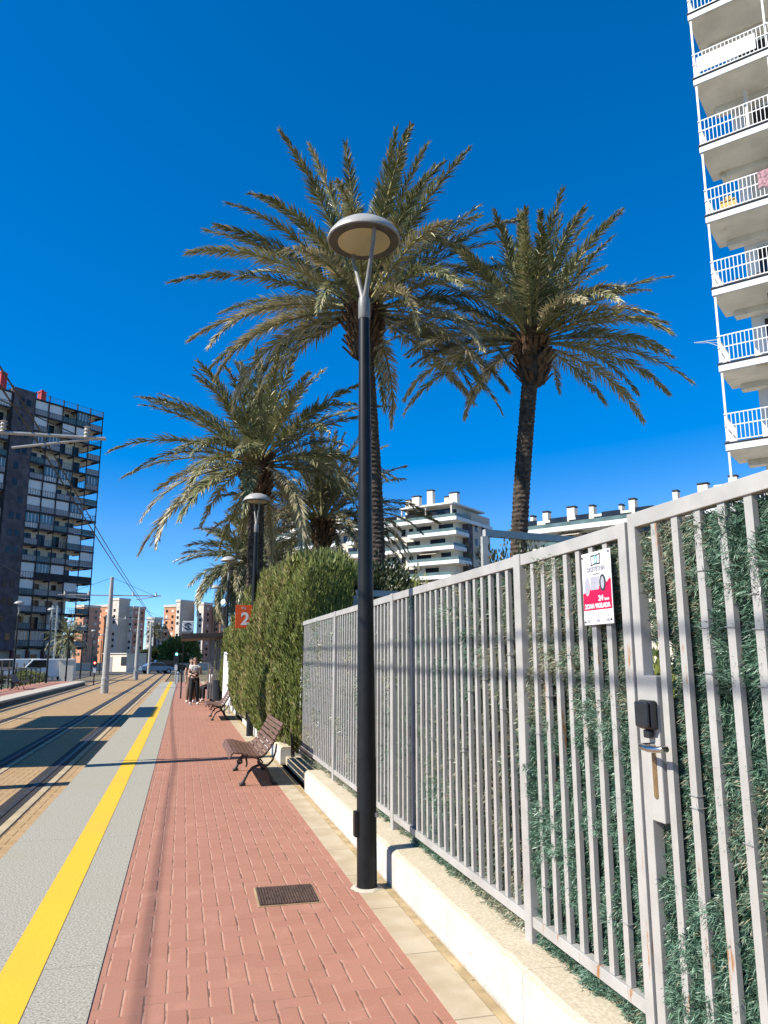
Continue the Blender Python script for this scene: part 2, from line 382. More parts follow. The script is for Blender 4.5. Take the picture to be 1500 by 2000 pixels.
# ------------------------------------------------------------------ the setting
def sheet(name, x0, x1, y0, y1, z, mat, parent=None, nx=1, ny=1):
    b = MB(); b.add([(x0,y0,z),(x1,y0,z),(x1,y1,z),(x0,y1,z)], [(0,1,2,3)]); return b.build(name, mat, parent)
struct(sheet('ground', -1800, 1800, -300, 3000, -.31, 'earth'), 'dry earth ground reaching to the horizon', 'ground')
struct(sheet('track_paving', -6.9, -1.38, -12, 110, -.25, 'tan_pave'), 'ochre paving between and beside the tram rails', 'paving')
struct(sheet('cross_street', -60, 40, 98, 118, -.246, 'asphalt'), 'asphalt street crossing behind the end of the tracks', 'street')
PL = struct(MB().box(-1.38, 1.58, -12, 58, -.30, -.012).build('platform', 'plat_side'), 'tram platform with red pavers, grey edge and yellow line', 'platform')
sheet('red_paving', -.345, 1.30, -12, 58, 0, 'red_pave', PL)
MB().box(-1.40, -.352, -12, 58, -.16, .0).build('edge_strip', 'grey_edge', PL)
MB().box(-.352, -.345, -12, 58, -.011, -.004).build('joint', 'ink', PL)
sheet('yellow_line', -.865, -.655, -12, 58, .003, 'yellow', PL)
MB().box(1.30, 1.498, -12, 58, -.011, .003).build('kerb', 'kerb', PL)
MB().box(1.504, 1.579, -12, 58, -.011, -.001).build('sand_strip', 'sand', PL)
LP = struct(MB().box(-9.6, -6.93, -6, 61, -.30, -.02).build('opposite_platform', 'plat_side'), 'opposite tram platform with red pavers and pale edge', 'platform')
sheet('red_paving', -9.6, -7.75, -6, 61, 0, 'red_pave', LP)
MB().box(-7.75, -6.88, -6, 61, -.09, .0).build('edge_strip', 'conc_light', LP)
for nm, x in (('ra', -2.08), ('rb', -3.12), ('rc', -5.28), ('rd', -6.32)):
    b = MB(); b.box(x-.15, x+.13, -12, 112, -.2485, -.2455, 1); b.box(x-.03, x+.035, -12, 112, -.2455, -.236, 0); b.box(x+.135, x+.235, -12, 112, -.2487, -.2462, 2); b.box(x+.24, x+.258, -12, 112, -.2487, -.2458, 1)
    o = b.build('tram_rail', ['rail', 'rubber', 'track_strip'])
    struct(o, {'ra': 'steel tram rail closest to the grey platform edge', 'rb': 'steel tram rail left of the closest one, same track', 'rc': 'steel tram rail just left of the concrete masts', 'rd': 'steel tram rail beside the opposite platform'}[nm], 'rail')
struct(sheet('lawn', 2.2, 60, -12, 90, .16, 'lawn'), 'planted ground behind the metal fence', 'lawn')
struct(sheet('reflector', 10, 70, 4, 60, .17, 'conc_light'), 'pale paved courtyard added to brighten the white tower soffits', 'paving')  # unseen pale sheet, added to bounce light onto the balcony undersides
struct(sheet('verge', -40, -9.75, 20, 62, -.28, 'lawn'), 'scrubby green verge behind the opposite platform', 'verge')
struct(sheet('car_park', -40, -9.8, 62, 97, -.27, 'asphalt'), 'car park in front of the dark tower', 'car park')

# ------------------------------------------------------------------ white low wall
def wallseg(name, y0, y1, x0, h, label, mat='wall'):
    b = MB(); n = max(2, int((y1-y0)/.12)); r = np.random.default_rng(abs(int(y0*10))+99)
    prof = [(0, .003), (0, h-.035), (.010, h-.012), (.035, h), (1.98-x0, h), (1.98-x0, .003)]
    vs = []; fs = []
    for i in range(n+1):
        y = y0+(y1-y0)*i/n
        for k, (dx, z) in enumerate(prof):
            j = r.uniform(-.004, .004) if k in (1,2,3) else 0
            vs.append((x0+dx+j, y, z+j*.8))
    m = len(prof)
    for i in range(n): fs += [(i*m+k, (i+1)*m+k, (i+1)*m+(k+1) % m, i*m+(k+1) % m) for k in range(m)]
    fs += [tuple(range(m)), tuple(n*m+k for k in range(m))[::-1]]
    b.add(vs, fs); return tag(b.build(name, mat), label, 'wall', 'low white walls under the fence')
wallseg('low_wall', -12, 9.95, 1.555, .26, 'long low whitewashed wall under the grey fence, nearest the camera')
wallseg('low_wall', 12.5, 20.6, 1.56, .27, 'low whitewashed wall under the conifer hedge behind the second lamp')
wallseg('low_wall', 23.3, 28.9, 1.56, .27, 'short low white wall between the far bench and the shelter')
tag(MB().box(1.64, 1.98, 9.952, 12.498, .003, .13).build('stone_step', 'kerb', bevel=.015), 'beige stone ledge in the wall gap behind the near bench', 'ledge')
tag(MB().box(1.64, 1.98, 20.602, 23.298, .003, .13).build('stone_step', 'kerb', bevel=.015), 'beige stone ledge in the wall gap behind the far bench', 'ledge')

# ------------------------------------------------------------------ fence, gate
FX = 1.75; BS = .1305; ZT = 2.205; ZB = .335
BARS = {}
def bar(parent, y, z0, z1, mat, origin=(0, 0, 0)):
    key = (mat, z0)
    if key not in BARS:
        BARS[key] = MB().box(.004, .026, -.0185, .0185, z0, z1).build('bar', mat, parent); o = BARS[key]
    else:
        o = BARS[key].copy(); COL.objects.link(o); o.parent = parent
    o.location = (FX-origin[0], y-origin[1], -origin[2]); return o
def ties(y0, y1, n, k, rr, parent, org=(0, 0, 0)):
    r = np.random.default_rng(rr)
    for _ in range(k):
        mb = MB(); i = r.integers(0, n); y = y0+(y1-y0)*(i+1)/(n+1); z = r.uniform(.5, 2.05)
        mb.tube([(FX+.040, y+.021, z), (FX+.001, y+.0205, z+.004), (FX+.001, y-.0205, z+.002), (FX+.040, y-.021, z+.006)], .0022, 5)
        if r.random() < .6: mb.tube([(FX+.002, y-.02, z), (FX-.012, y-.028-.02*r.random(), z-.006+.03*r.random()), (FX-.02, y-.05, z+.02*r.random()-.01)], .0016, 4)
        mb.v = [(a-org[0], b_-org[1], c-org[2]) for a, b_, c in mb.v]; mb.build('wire_tie', 'galv', parent)
FE = thing('metal_fence', 'long grey painted vertical bar fence standing on the white wall', 'fence', (0,0,0))
POSTS = [1.18, 3.815, 6.44, 9.07, 11.70]
for i, y in enumerate(POSTS):
    MB().box(FX-.012, FX+.068, y-.04, y+.04, .255, ZT+.004).build('post', 'fence', FE, bevel=.004)
def bay(y0, y1, n, rusty=False):
    m = 'fence_rust' if rusty else 'fence'
    MB().box(FX-.004, FX+.044, y0, y1, ZT-.06, ZT).build('top_rail', 'fence', FE, bevel=.003)
    MB().box(FX-.004, FX+.044, y0, y1, ZB, ZB+.05).build('bottom_rail', m, FE, bevel=.003)
    for i in range(n): bar(FE, y0+(y1-y0)*(i+1)/(n+1), ZB+.052, ZT-.062, m)
    if y0 > 2: ties(y0, y1, n, n, int(y0*7)+60, FE)
bay(2.805, 3.775, 7, True); bay(3.855, 6.40, 19); bay(6.48, 9.03, 19); bay(9.11, 11.66, 19)
MB().box(FX-.006, FX+.046, 2.748, 2.8045, .27, ZT+.002).build('gate_stop', 'fence_rust', FE, bevel=.003)
bay(1.22, 1.66, 3); 
GT = thing('gate', 'rust streaked grey bar gate with dark lock box and steel lever', 'gate', (FX, 2.73, .3))
def gl(mb): mb.v = [(x-FX, y-2.73, z-.3) for x, y, z in mb.v]; return mb
g = MB(); GY0, GY1 = 1.72, 2.733
g.box(FX-.002, FX+.046, GY1-.05, GY1, .29, ZT+.03); g.box(FX-.002, FX+.046, GY0, GY0+.05, .29, ZT+.03)
g.box(FX-.004, FX+.044, GY0+.05, GY1-.05, ZT-.032, ZT+.028); g.box(FX-.004, FX+.044, GY0+.05, GY1-.05, .29, .34)
gl(g).build('gate_frame', 'fence', GT, bevel=.003)
for y in (2.56, 2.43, 2.30, 2.17, 2.04, 1.91, 1.80): bar(GT, y, .34, ZT-.032, 'fence_rust', (FX, 2.73, .3))
ties(1.66, 2.69, 7, 14, 5, GT, (FX, 2.73, .3))
gl(MB().box(FX-.0045, FX+.040, 2.600, 2.6828, 1.05, 1.585)).build('lock_case', 'fence', GT, bevel=.004)
def slot(a, b_, d): return (FX+d, b_, a)
pts = [] 
arc = [(1.145+.013*math.sin(t)*-1, 2.6415-.0135*math.cos(t)) for t in np.linspace(0, math.pi, 9)]
gl(MB().prism([(1.33, 2.655), (1.33, 2.628)] + [(z, y) for z, y in arc], slot, -.0075, -.0045)).build('lock_plate', 'brass', GT)
lb = thing('key_box', 'dark hinged weather box mounted above the gate lever', 'lock box', (FX-.03, 2.645, 1.44))
lb.scale = (1., 1.14, .92)
MB().box(-.008, .0255, -.042, .036, -.060, .058).build('box_body', 'plastic_black', lb, bevel=.010)
MB().box(-.024, -.0075, -.040, .034, -.052, .054).build('box_lid', 'plastic_black', lb, bevel=.009)
MB().box(-.004, .020, -.018, .016, -.095, -.061).build('lock_cylinder', 'plastic_black', lb, bevel=.006)
HZ = 1.325-.3
MB().tube([(-.004, -.090, HZ), (-.045, -.090, HZ), (-.062, -.094, HZ), (-.069, -.108, HZ), (-.069, -.15, HZ-.004), (-.068, -.195, HZ-.002), (-.058, -.212, HZ), (-.03, -.208, HZ)], .0115, 10).build('handle', 'chrome', GT, smooth=True)

# ------------------------------------------------------------------ artificial hedge rolls behind the bars
def needle_mat(name, label, y0, y1, z0, z1, dens, ln, seed, dry=0., gap=None, reach=.075, back=.076):
    r = np.random.default_rng(seed); n = int((y1-y0)*(z1-z0)*dens)
    y = r.uniform(y0, y1, n); z = r.uniform(z0, z1, n)
    lump = vnoise(y, z, seed+1, 6.0)*.6 + vnoise(y, z, seed+2, 17.)*.4
    out = vnoise(y, z, seed+4, 2.1)
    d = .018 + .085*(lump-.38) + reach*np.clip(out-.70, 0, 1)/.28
    edge = np.clip((z-z0)/.12, 0, 1); d = d + (.06 + .16*np.clip(vnoise(y, y*0, seed+9, 1.9)-.55, 0, 1))*(1-edge)*r.random(n)
    if gap: d = np.where((y > 2.30) & (z > .85) & (z < 1.9), np.minimum(d, .004), d)
    d = np.where((y > 2.80) & (y < 3.14) & (z > 1.75), np.minimum(d, .03), d)
    keep = np.ones(n, bool)
    if gap: 
        for gy0, gy1, gz0, gz1 in gap: keep &= ~((y > gy0) & (y < gy1) & (z > gz0+.03*np.sin(y*90)) & (z < gz1))
    brown = vnoise(y, z, seed+5, 1.7)
    keep &= ~((lump < .22) & (r.random(n) < .6))
    y, z, d, lump, brown = y[keep], z[keep], d[keep], lump[keep], brown[keep]; n = len(y)
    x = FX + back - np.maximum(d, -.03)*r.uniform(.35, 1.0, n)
    ph = vnoise(y, z, seed+7, 11.)*8*math.pi                       # sprigs share a heading
    D = np.stack([-.55-.9*r.random(n), np.cos(ph)*.9+r.normal(0, .55, n), np.sin(ph)*.9+.1+r.normal(0, .55, n)], 1); D = unit(D)
    Ln = ln*r.uniform(.55, 1.35, n)[:, None]
    W = unit(np.cross(D, r.normal(0, 1, (n, 3))))*(ln*.055)
    P = np.stack([x, y, z], 1); mid = P + D*Ln*.55; tip = P + D*Ln + np.array([0, 0, -.12])*Ln
    V = np.stack([P-W*.6, P+W*.6, mid+W, mid-W, tip], 1).reshape(-1, 3); o = np.arange(n)[:, None]*5
    T = np.stack([o+[[0, 1, 2]], o+[[0, 2, 3]], o+[[3, 2, 4]]], 1).reshape(-1, 3)
    tint = np.clip(r.beta(.7, .95, n)*.5 + .25*(lump-.5), 0, .55)  # wide tint spread puts shaded gaps and lit tips into the needle colour
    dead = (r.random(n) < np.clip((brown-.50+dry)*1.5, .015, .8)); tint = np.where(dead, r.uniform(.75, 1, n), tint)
    root = thing(name, label, 'artificial hedge', (FX+.1, (y0+y1)/2, z0), 0, 'artificial hedge rolls tied behind the fence bars')
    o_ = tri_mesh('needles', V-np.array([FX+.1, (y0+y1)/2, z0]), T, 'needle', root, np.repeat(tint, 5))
    b = MB(); hy = (y1-y0)/2
    if gap:
        gy0, gy1, gz0, gz1 = gap[0]
        c = (y0+y1)/2
        b.box(.008, .014, -hy, gy0-c, 0, z1-z0); b.box(.008, .014, gy1-c, hy, 0, z1-z0) if gy1 < y1-.001 else None
        b.box(.008, .014, gy0-c, min(gy1, y1)-c, gz1-z0, z1-z0); b.box(.008, .014, gy0-c, min(gy1, y1)-c, 0, gz0-z0)
    else: b.box(.008, .014, -hy, hy, 0, z1-z0)
    b.build('dark_backing', 'mesh_back', root)  # near-opaque dark sheet, so gaps between needles show dark like shade
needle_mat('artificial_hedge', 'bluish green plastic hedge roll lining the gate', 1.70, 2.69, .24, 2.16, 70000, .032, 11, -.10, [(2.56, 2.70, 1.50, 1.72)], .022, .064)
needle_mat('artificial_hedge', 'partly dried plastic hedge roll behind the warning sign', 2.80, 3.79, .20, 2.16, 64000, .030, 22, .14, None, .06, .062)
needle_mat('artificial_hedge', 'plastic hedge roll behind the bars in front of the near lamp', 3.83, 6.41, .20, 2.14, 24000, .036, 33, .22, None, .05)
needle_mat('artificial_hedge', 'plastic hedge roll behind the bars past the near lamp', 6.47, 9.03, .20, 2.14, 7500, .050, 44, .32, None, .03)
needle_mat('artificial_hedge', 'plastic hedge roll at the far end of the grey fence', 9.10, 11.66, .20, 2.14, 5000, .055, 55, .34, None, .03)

# ------------------------------------------------------------------ warning sign on the fence
SG = thing('warning_sign', 'small white and crimson security sign wired to the fence bars', 'sign', (FX-.006, 2.985, 1.955))
W2, H2 = .122, .160                                            # half sizes: along y, along z
def sy(u): return -u                                            # u grows to the reader's right, towards -y
MB().box(-.003, .0, -W2, W2, -H2, H2).build('board', 'sign_white', SG, bevel=.002)
sf = lambda a, b, d: (-.003-d, -a, b)
MB().prism([(-W2+.004, -.020), (-.01, .012), (.03, .004), (W2-.03, .022), (W2-.012, .034), (W2-.004, .030), (W2-.004, -.096), (-W2+.004, -.096)], sf, .0003, .0010).build('red_panel', 'crimson', SG)
rot = (R(90), 0, R(-90))
def st(body, size, mat, u, v, sx=1, bold=0): return text(body, size, mat, SG, (-.0045, -u, v), rot, sx=sx, bold=bold)
st('DIGITECNIA', .028, 'ink_grey', 0, .083, 1.0, .0007); st('SEGURIDAD', .009, 'ink_grey', 0, .0605, 1.2)
st('24', .032, 'sign_white', .032, -.048, 1.25, .0012); st('horas', .017, 'sign_white', .080, -.053, .95, .0005); st('ZONA VIGILADA', .027, 'sign_white', 0, -.080, 1.02, .0012)
lg = MB()                                                       # squared spiral emblem
def fr(mb, u0, u1, v0, v1): mb.prism([(u0, v0), (u1, v0), (u1, v1), (u0, v1)], sf, .0003, .0011)
fr(lg, -.040, -.034, .102, .146); fr(lg, -.034, -.005, .140, .146); fr(lg, -.040, -.024, .098, .104)
fr(lg, .034, .040, .102, .146); fr(lg, .005, .034, .102, .108); fr(lg, .024, .040, .143, .149)
fr(lg, -.002, .022, .140, .146); fr(lg, -.022, .002, .102, .108)
lg.build('emblem', 'ink', SG)
def ring(mb, cu, cv, r0, r1, a0, a1, d=.0012):
    th = np.linspace(a0, a1, 12)
    mb.prism([(cu+r1*math.cos(t), cv+r1*math.sin(t)) for t in th] + [(cu+r0*math.cos(t), cv+r0*math.sin(t)) for t in th[::-1]], sf, .0003, d)
sw = MB(); ring(sw, -.003, .124, .012, .019, R(-60), R(120)); ring(sw, .003, .124, .010, .016, R(120), R(300), .0014); sw.build('emblem_swirl', 'cyan', SG)
def ell(mb, cu, cv, ru, rv, d0=.0003, d1=.0012, n=20): mb.prism([(cu+ru*math.cos(t), cv+rv*math.sin(t)) for t in np.linspace(0, 2*math.pi, n, endpoint=False)], sf, d0, d1)
pg = MB(); ell(pg, -.080, .010, .023, .042); pg.prism([(-.052, -.008), (.020, -.008), (.022, .050), (-.050, .050)], sf, .0003, .0014); pg.build('device_picture', 'pale_grey', SG)
pk = MB(); ell(pk, .052, .018, .026, .037, .0012, .0022); pk.build('camera_picture', 'ink', SG)
pl = MB(); ell(pl, .052, .018, .014, .027, .0022, .0026); ell(pl, -.016, .022, .006, .004, .0014, .0018); pl.build('camera_lens', 'ink_grey', SG)
ic = MB()
for u in (-.038, .042): fr(ic, u-.0006, u+.0006, -.152, -.102)
for u in (-.08, .0, .08):
    fr(ic, u-.026, u+.026, -.106, -.1045); ell(ic, u, -.122, .006, .006); ell(ic, u, -.142, .015, .008); fr(ic, u-.0015, u+.0015, -.137, -.125)
ic.build('pictograms', 'ink_grey', SG)
bo = MB()
for u, v in ((-.112, .142), (.110, .148), (-.108, -.146), (.108, -.142)): ell(bo, u, v, .0045, .0045, 0, .004, 10)
bo.build('screws', 'ink', SG)

# ------------------------------------------------------------------ drain cover
DC = thing('drain_cover', 'ribbed rusty cast iron cover set in the red paving', 'drain cover', (.785, 5.78, 0), R(-1))
MB().box(-.213, .214, -.222, .222, -.004, .004).build('frame', 'sand', DC)
b = MB(); b.box(-.200, .205, -.21, .21, .004, .0075)
for i in range(21): b.box(-.195+i*.0193, -.185+i*.0193, -.205, .205, .0075, .0125)
b.build('ribbed_plate', 'grate', DC)

# ------------------------------------------------------------------ lamps
def make_lamp():
    t = thing('street_lamp', 'nearest tall black street lamp with domed grey head beside the fence', 'street lamp', (1.38, 5.80, 0), 0, 'domed street lamps along the platforms')
    prof = [(.077, .003), (.076, .02), (.074, .03), (.073, .9), (.070, .93), (.058, 2.6), (.046, 4.46)]
    b = MB(); b.lathe(prof, (0,0,0), 28); b.build('pole', 'black', t, smooth=True)
    b = MB(); rr_ = random.Random(3); n_ = 22
    vs_ = [(.115*rr_.uniform(.86, 1.15)*math.cos(2*math.pi*k/n_), .115*rr_.uniform(.86, 1.15)*math.sin(2*math.pi*k/n_), .004) for k in range(n_)] + [(.088*math.cos(2*math.pi*k/n_), .088*math.sin(2*math.pi*k/n_), .014) for k in range(n_)]
    b.add(vs_, [(k, (k+1) % n_, n_+(k+1) % n_, n_+k) for k in range(n_)] + [tuple(n_+k for k in range(n_))]); b.build('mortar_collar', 'conc_light', t)
    b = MB(); b.box(-.098, -.062, -.035, .035, .36, .54); o = b.build('access_hatch', 'black', t, bevel=.008)
    b = MB(); 
    for a in (R(-35), R(190)): b.lathe([(.018, 0), (.018, .03)], (.076*math.cos(a), .076*math.sin(a), .50), 10)
    b.build('bolt', 'galv', t)
    MB().lathe([(.048, 4.45), (.051, 4.455), (.051, 4.60), (.046, 4.64)], (0,0,0), 20).build('collar', 'pole_grey', t, smooth=True)
    for s, px in ((-1, .035), (1, -.045)):
        p = [(0, 0, 4.60), (px*.3, s*.035, 4.70), (px*.7, s*.10, 4.88), (px, s*.20, 5.08), (px, s*.245, 5.20)]
        MB().tube(p, [.032, .022, .018, .017, .018], 12).build('arm', 'pole_grey', t, smooth=True)
    sh = MB(); sh.lathe([(.300, 5.165), (.313, 5.168), (.314, 5.176), (.302, 5.21), (.266, 5.258), (.205, 5.303), (.125, 5.334), (.05, 5.345), (.001, 5.346)], (0,0,0), 48); 
    s_ = sh.build('lamp_shade', 'lamp_white', t, smooth=True)
    MB().lathe([(.225, 5.169), (.232, 5.158), (.298, 5.158), (.300, 5.1649)], (0,0,0), 48).build('rim', 'lamp_rim', t, smooth=True)
    MB().lathe([(.001, 5.145), (.08, 5.147), (.16, 5.151), (.226, 5.157)], (0,0,0), 40).build('diffuser', 'lens', t, smooth=True)
    return t
lamp = make_lamp()
lamp.rotation_euler = (0, R(-.55), 0)
dup(lamp, (1.46, 17.1, 0), 0, 'black street lamp half buried in the conifer hedge by the orange sign')
dup(lamp, (1.47, 28.3, 0), 0, 'black street lamp rising behind the tram shelter roof')
dup(lamp, (1.45, 39.6, 0), 0, 'farthest black street lamp of the fence side, under the drooping palm')
for (x, y, s, lb) in ((-9.0, 46.3, .9, 'street lamp at the left edge of the photo, by the dark tower'), (-8.9, 56.5, .95, 'street lamp beside the lattice pylon'), (-8.9, 65.5, .92, 'street lamp between the lattice pylon and the far palm'),
                      (-9.1, 76, .92, 'thin far street lamp standing left of the red tram signal'), (-9.4, 87, .92, 'distant street lamp directly above the red tram signal'), (-9.6, 98, .9, 'most distant street lamp left of the concrete mast')):
    dup(lamp, (x, y, 0 if y < 62 else -.25), R(20), lb, s)

# ------------------------------------------------------------------ benches
def make_bench():
    t = thing('park_bench', 'brown slatted park bench with black iron legs, nearest the camera', 'bench', (.66, 11.33, 0), 0, 'slatted benches on the near platform')
    Ln = 1.76
    path = [(-.004, .385), (.018, .428), (.072, .437), (.13, .428), (.19, .412), (.25, .398), (.31, .388), (.37, .390), (.43, .408), (.475, .448), (.51, .498), (.545, .552), (.578, .608), (.608, .665), (.636, .722), (.662, .778)]
    seat = MB(); back = MB(); r = random.Random(4)
    def slat(mb, i, w=.050):
        (x, z) = path[i]; (xa, za) = path[max(i-1, 0)]; (xb, zb) = path[min(i+1, len(path)-1)]
        d = Vector((xb-xa, 0, zb-za)).normalized(); nrm = Vector((-d.z, 0, d.x)); c = Vector((x, 0, z)) + nrm*r.uniform(-.002, .002)
        mb.bar(c+Vector((0, -Ln/2+r.uniform(-.004, .004), 0)), c+Vector((0, Ln/2, 0)), w, .024, nrm)
    for i in range(0, 9): 
        slat(seat, i)
    for i in range(9, 16): slat(back, i)
    seat.build('seat', 'wood', t, bevel=.005); back.build('backrest', 'wood', t, bevel=.005)
    for y in (-.70, .70):
        m = MB(); P = lambda q: [(a, y, c) for a, c in q]
        m.tube(P([(.12, .335), (.10, .315), (.105, .29), (.13, .28), (.155, .295), (.155, .325), (.13, .345), (.16, .385), (.24, .372), (.33, .352), (.42, .358), (.47, .40), (.52, .475), (.58, .575), (.63, .675), (.672, .775), (.69, .80), (.70, .79)]), [.013]*6+[.015]+[.016]*8+[.015, .013, .010], 8)
        m.tube(P([(.20, .375), (.215, .33), (.225, .28), (.215, .235)]), [.012, .013, .012, .008], 8)
        m.tube(P([(.40, .245), (.43, .29), (.40, .33), (.365, .30), (.385, .25), (.43, .245)]), .0125, 8)
        m.tube(P([(.41, .245), (.50, .25), (.56, .31), (.60, .42), (.61, .52)]), [.016, .015, .013, .012, .010], 8)
        m.build('side_frame', 'iron', t, smooth=True)
        f = MB(); f.tube(P([(.44, .25), (.38, .255), (.30, .225), (.245, .165), (.205, .09), (.175, .03)]), [.019, .019, .018, .017, .018, .022], 10)
        f.tube(P([(.185, .035), (.165, .018), (.135, .004)]), [.026, .03, .026], 10); f.tube(P([(.18, .03), (.20, .005)]), [.024, .03], 10)
        f.build('leg', 'iron', t, smooth=True)
        f = MB(); f.tube(P([(.44, .26), (.485, .21), (.52, .13), (.555, .05), (.585, .02)]), [.02, .018, .017, .019, .022], 10); f.tube(P([(.57, .03), (.60, .012), (.63, .004)]), [.024, .028, .024], 10)
        f.build('leg', 'iron', t, smooth=True)
    MB().tube([(.40, -.70, .285), (.40, .70, .285)], .011, 8).build('stretcher', 'iron', t, smooth=True)
    return t
bench = make_bench()
dup(bench, (.66, 22.4, 0), 0, 'brown slatted park bench farther off, just before the shelter')
def dark_bench(x, y, lb): return dup(bench, (x, y, 0), R(180), lb)
dark_bench(-8.3, 37.2, 'small backlit bench on the opposite platform, leftmost at the railing')
dark_bench(-8.3, 46.0, 'small backlit bench on the opposite platform between two lamps')
# ------------------------------------------------------------------ palms
def palm_trunk(h, r0, r1, lean, seed, parent, curve=0.):
    r = np.random.default_rng(seed); n = 22; dz = .055; m = int(h/dz); vs = []; fs = []
    for i in range(m+1):
        t = i/m; z = h*t; cx = lean[0]*t + curve*math.sin(math.pi*t); cy = lean[1]*t
        rad = r0 + (r1-r0)*t + .07*math.exp(-z/.35)
        for k in range(n):
            a = 2*math.pi*(k + .5*(i//2 % 2))/n
            rr = rad*(1 + (.055 if (i % 2) else -.045) + r.uniform(-.045, .045))
            vs.append((cx+rr*math.cos(a), cy+rr*math.sin(a), z + r.uniform(-.012, .012)))
    for i in range(m): fs += [(i*n+k, i*n+(k+1) % n, (i+1)*n+(k+1) % n, (i+1)*n+k) for k in range(n)]
    fs.append(tuple(m*n+k for k in range(n)))
    b = MB(); b.add(vs, fs); return b.build('trunk', 'bark', parent)
def palm_boss(c, rad, hgt, seed, parent, up=1.):
    r = np.random.default_rng(seed); b = MB()
    b.lathe([(rad*.40, -hgt), (rad*.62, -hgt*.8), (rad*.70, -hgt*.3), (rad*.6, .1*hgt), (rad*.3, .4*hgt)], c, 12, 1)
    for i in range(190):
        a = r.uniform(0, 2*math.pi); z = r.uniform(-hgt, .35*hgt); rr = rad*(.60+.35*math.sin(max(.2, (z/hgt+1)/1.4*2.4)))
        d = Vector((math.cos(a), math.sin(a), 0)); p = Vector(c) + d*rr*.72 + Vector((0, 0, z))
        out = (d*r.uniform(.3, .75) + Vector((0, 0, up*r.uniform(.6, 1.1)))).normalized()
        b.bar(p, p + out*r.uniform(.18, .42), r.uniform(.05, .11), r.uniform(.025, .045), d)
    return b.build('leaf_stubs', ['stub', 'bark'], parent)
def palm_crown(c, length, nf, seed, parent, mat='frond', wind=(0, 0, 0), low=-40, leaf=.36, density=1., droop=1., az_rng=None, deadf=.1, extra=()):
    r = np.random.default_rng(seed); Vs, Ts, tint, mi = [], [], [], []; off = 0
    specs = []
    for i in range(nf):
        u = (i+.5)/nf
        el = 84 - (84-low)*u**.85 + r.normal(0, 6); az = i*137.508 + r.normal(0, 12)
        specs.append((az, el, length*r.uniform(.86, 1.06)*(.80+.2*min(1, u*2.2)), (18 + 50*min(1, u*1.25))*droop*r.uniform(.75, 1.25), u))
    for az, el, ln, dr in extra: specs.append((az, el, ln, dr, .6))
    for az, el, ln, dr, u in specs:
        az_, K = R(az), 20; s = np.linspace(0, 1, K); e = np.radians(el) - np.radians(dr)*(s**1.6)
        side_sw = R(r.normal(0, 9))*s**1.5; azs = az_ + side_sw
        T = np.stack([np.cos(e)*np.cos(azs), np.cos(e)*np.sin(azs), np.sin(e)], 1) + np.outer(s**1.3, np.array(wind))
        T = unit(T); P = np.vstack([[0, 0, 0], np.cumsum((T[:-1]+T[1:])/2*ln/(K-1), 0)]) + np.array(c) + T[0]*.10
        S0 = unit(np.cross(T, np.array([0, 0, 1.]) + .15*np.array([math.cos(az_), math.sin(az_), 0]))); roll = R(r.normal(0, 22))*s[:, None]
        N0 = np.cross(S0, T); S = S0*np.cos(roll) + N0*np.sin(roll); N = np.cross(S, T)
        # stalk: thin three sided taper
        rad = (.030*(1-s)**.8 + .004)[:, None]
        V = np.stack([P + S*rad*1.3, P - S*rad*1.3, P - N*rad*1.3], 1).reshape(-1, 3)
        q = [];
        for k in range(K-1):
            for a in range(3):
                b = (a+1) % 3; q += [(k*3+a, k*3+b, k*3+3+b), (k*3+a, k*3+3+b, k*3+3+a)]
        Vs.append(V); Ts.append(np.array(q)+off); tint.append(np.full(len(V), .3)); mi.append(np.ones(len(q), int)); off += len(V)
        n = int(96*density*ln/4.2); dead_frond = r.random() < deadf or u > .93; ft = r.uniform(-.1, .22)
        for sd in (-1, 1):
            t = np.sort(r.uniform(.16, 1., n)); x = t*(K-1); i0 = np.minimum(x.astype(int), K-2); fr_ = (x-i0)[:, None]
            lerp = lambda A: A[i0]*(1-fr_) + A[i0+1]*fr_
            p, tt, ss_, nn = lerp(P), unit(lerp(T)), unit(lerp(S)), unit(lerp(N))
            a = np.radians(56 - 34*t + r.normal(0, 6, n))[:, None]; v = np.radians(r.normal(22, 25, n))[:, None]
            D = tt*np.cos(a) + (ss_*sd*np.cos(v) + nn*np.sin(v))*np.sin(a); D = unit(D + np.array(wind)*.35 + np.array([0, 0, -.10]))
            ll = (leaf*np.minimum(1, (t-.10)/.20)*(1 - .62*np.clip((t-.55)/.45, 0, 1)**1.3)*r.uniform(.8, 1.15, n))[:, None]
            W = unit(np.cross(D, nn + r.normal(0, .35, (n, 3))))*(.0150*leaf/.40/density**.3)
            mid = p + D*ll*.5; tip = p + D*ll + np.array([0, 0, -.10])*ll
            V = np.stack([p-W*.6, p+W*.6, mid+W, mid-W, tip], 1).reshape(-1, 3); o = np.arange(n)[:, None]*5 + off
            tr = np.stack([o+[[0, 1, 2]], o+[[0, 2, 3]], o+[[3, 2, 4]]], 1).reshape(-1, 3)
            tn = r.uniform(.0, .38, n) + ft + (.30*r.random() if u > .6 else 0)
            tn = np.where(r.random(n) < .10 + .25*np.clip((t-.7)/.3, 0, 1), r.uniform(.7, 1, n), tn)
            if dead_frond: tn = r.uniform(.6, 1, n)
            Vs.append(V); Ts.append(tr); tint.append(np.repeat(np.clip(tn, 0, 1), 5)); mi.append(np.zeros(len(tr), int)); off += len(V)
    return tri_mesh('crown', np.vstack(Vs), np.vstack(Ts), [mat, 'rachis'], parent, np.concatenate(tint), np.concatenate(mi))
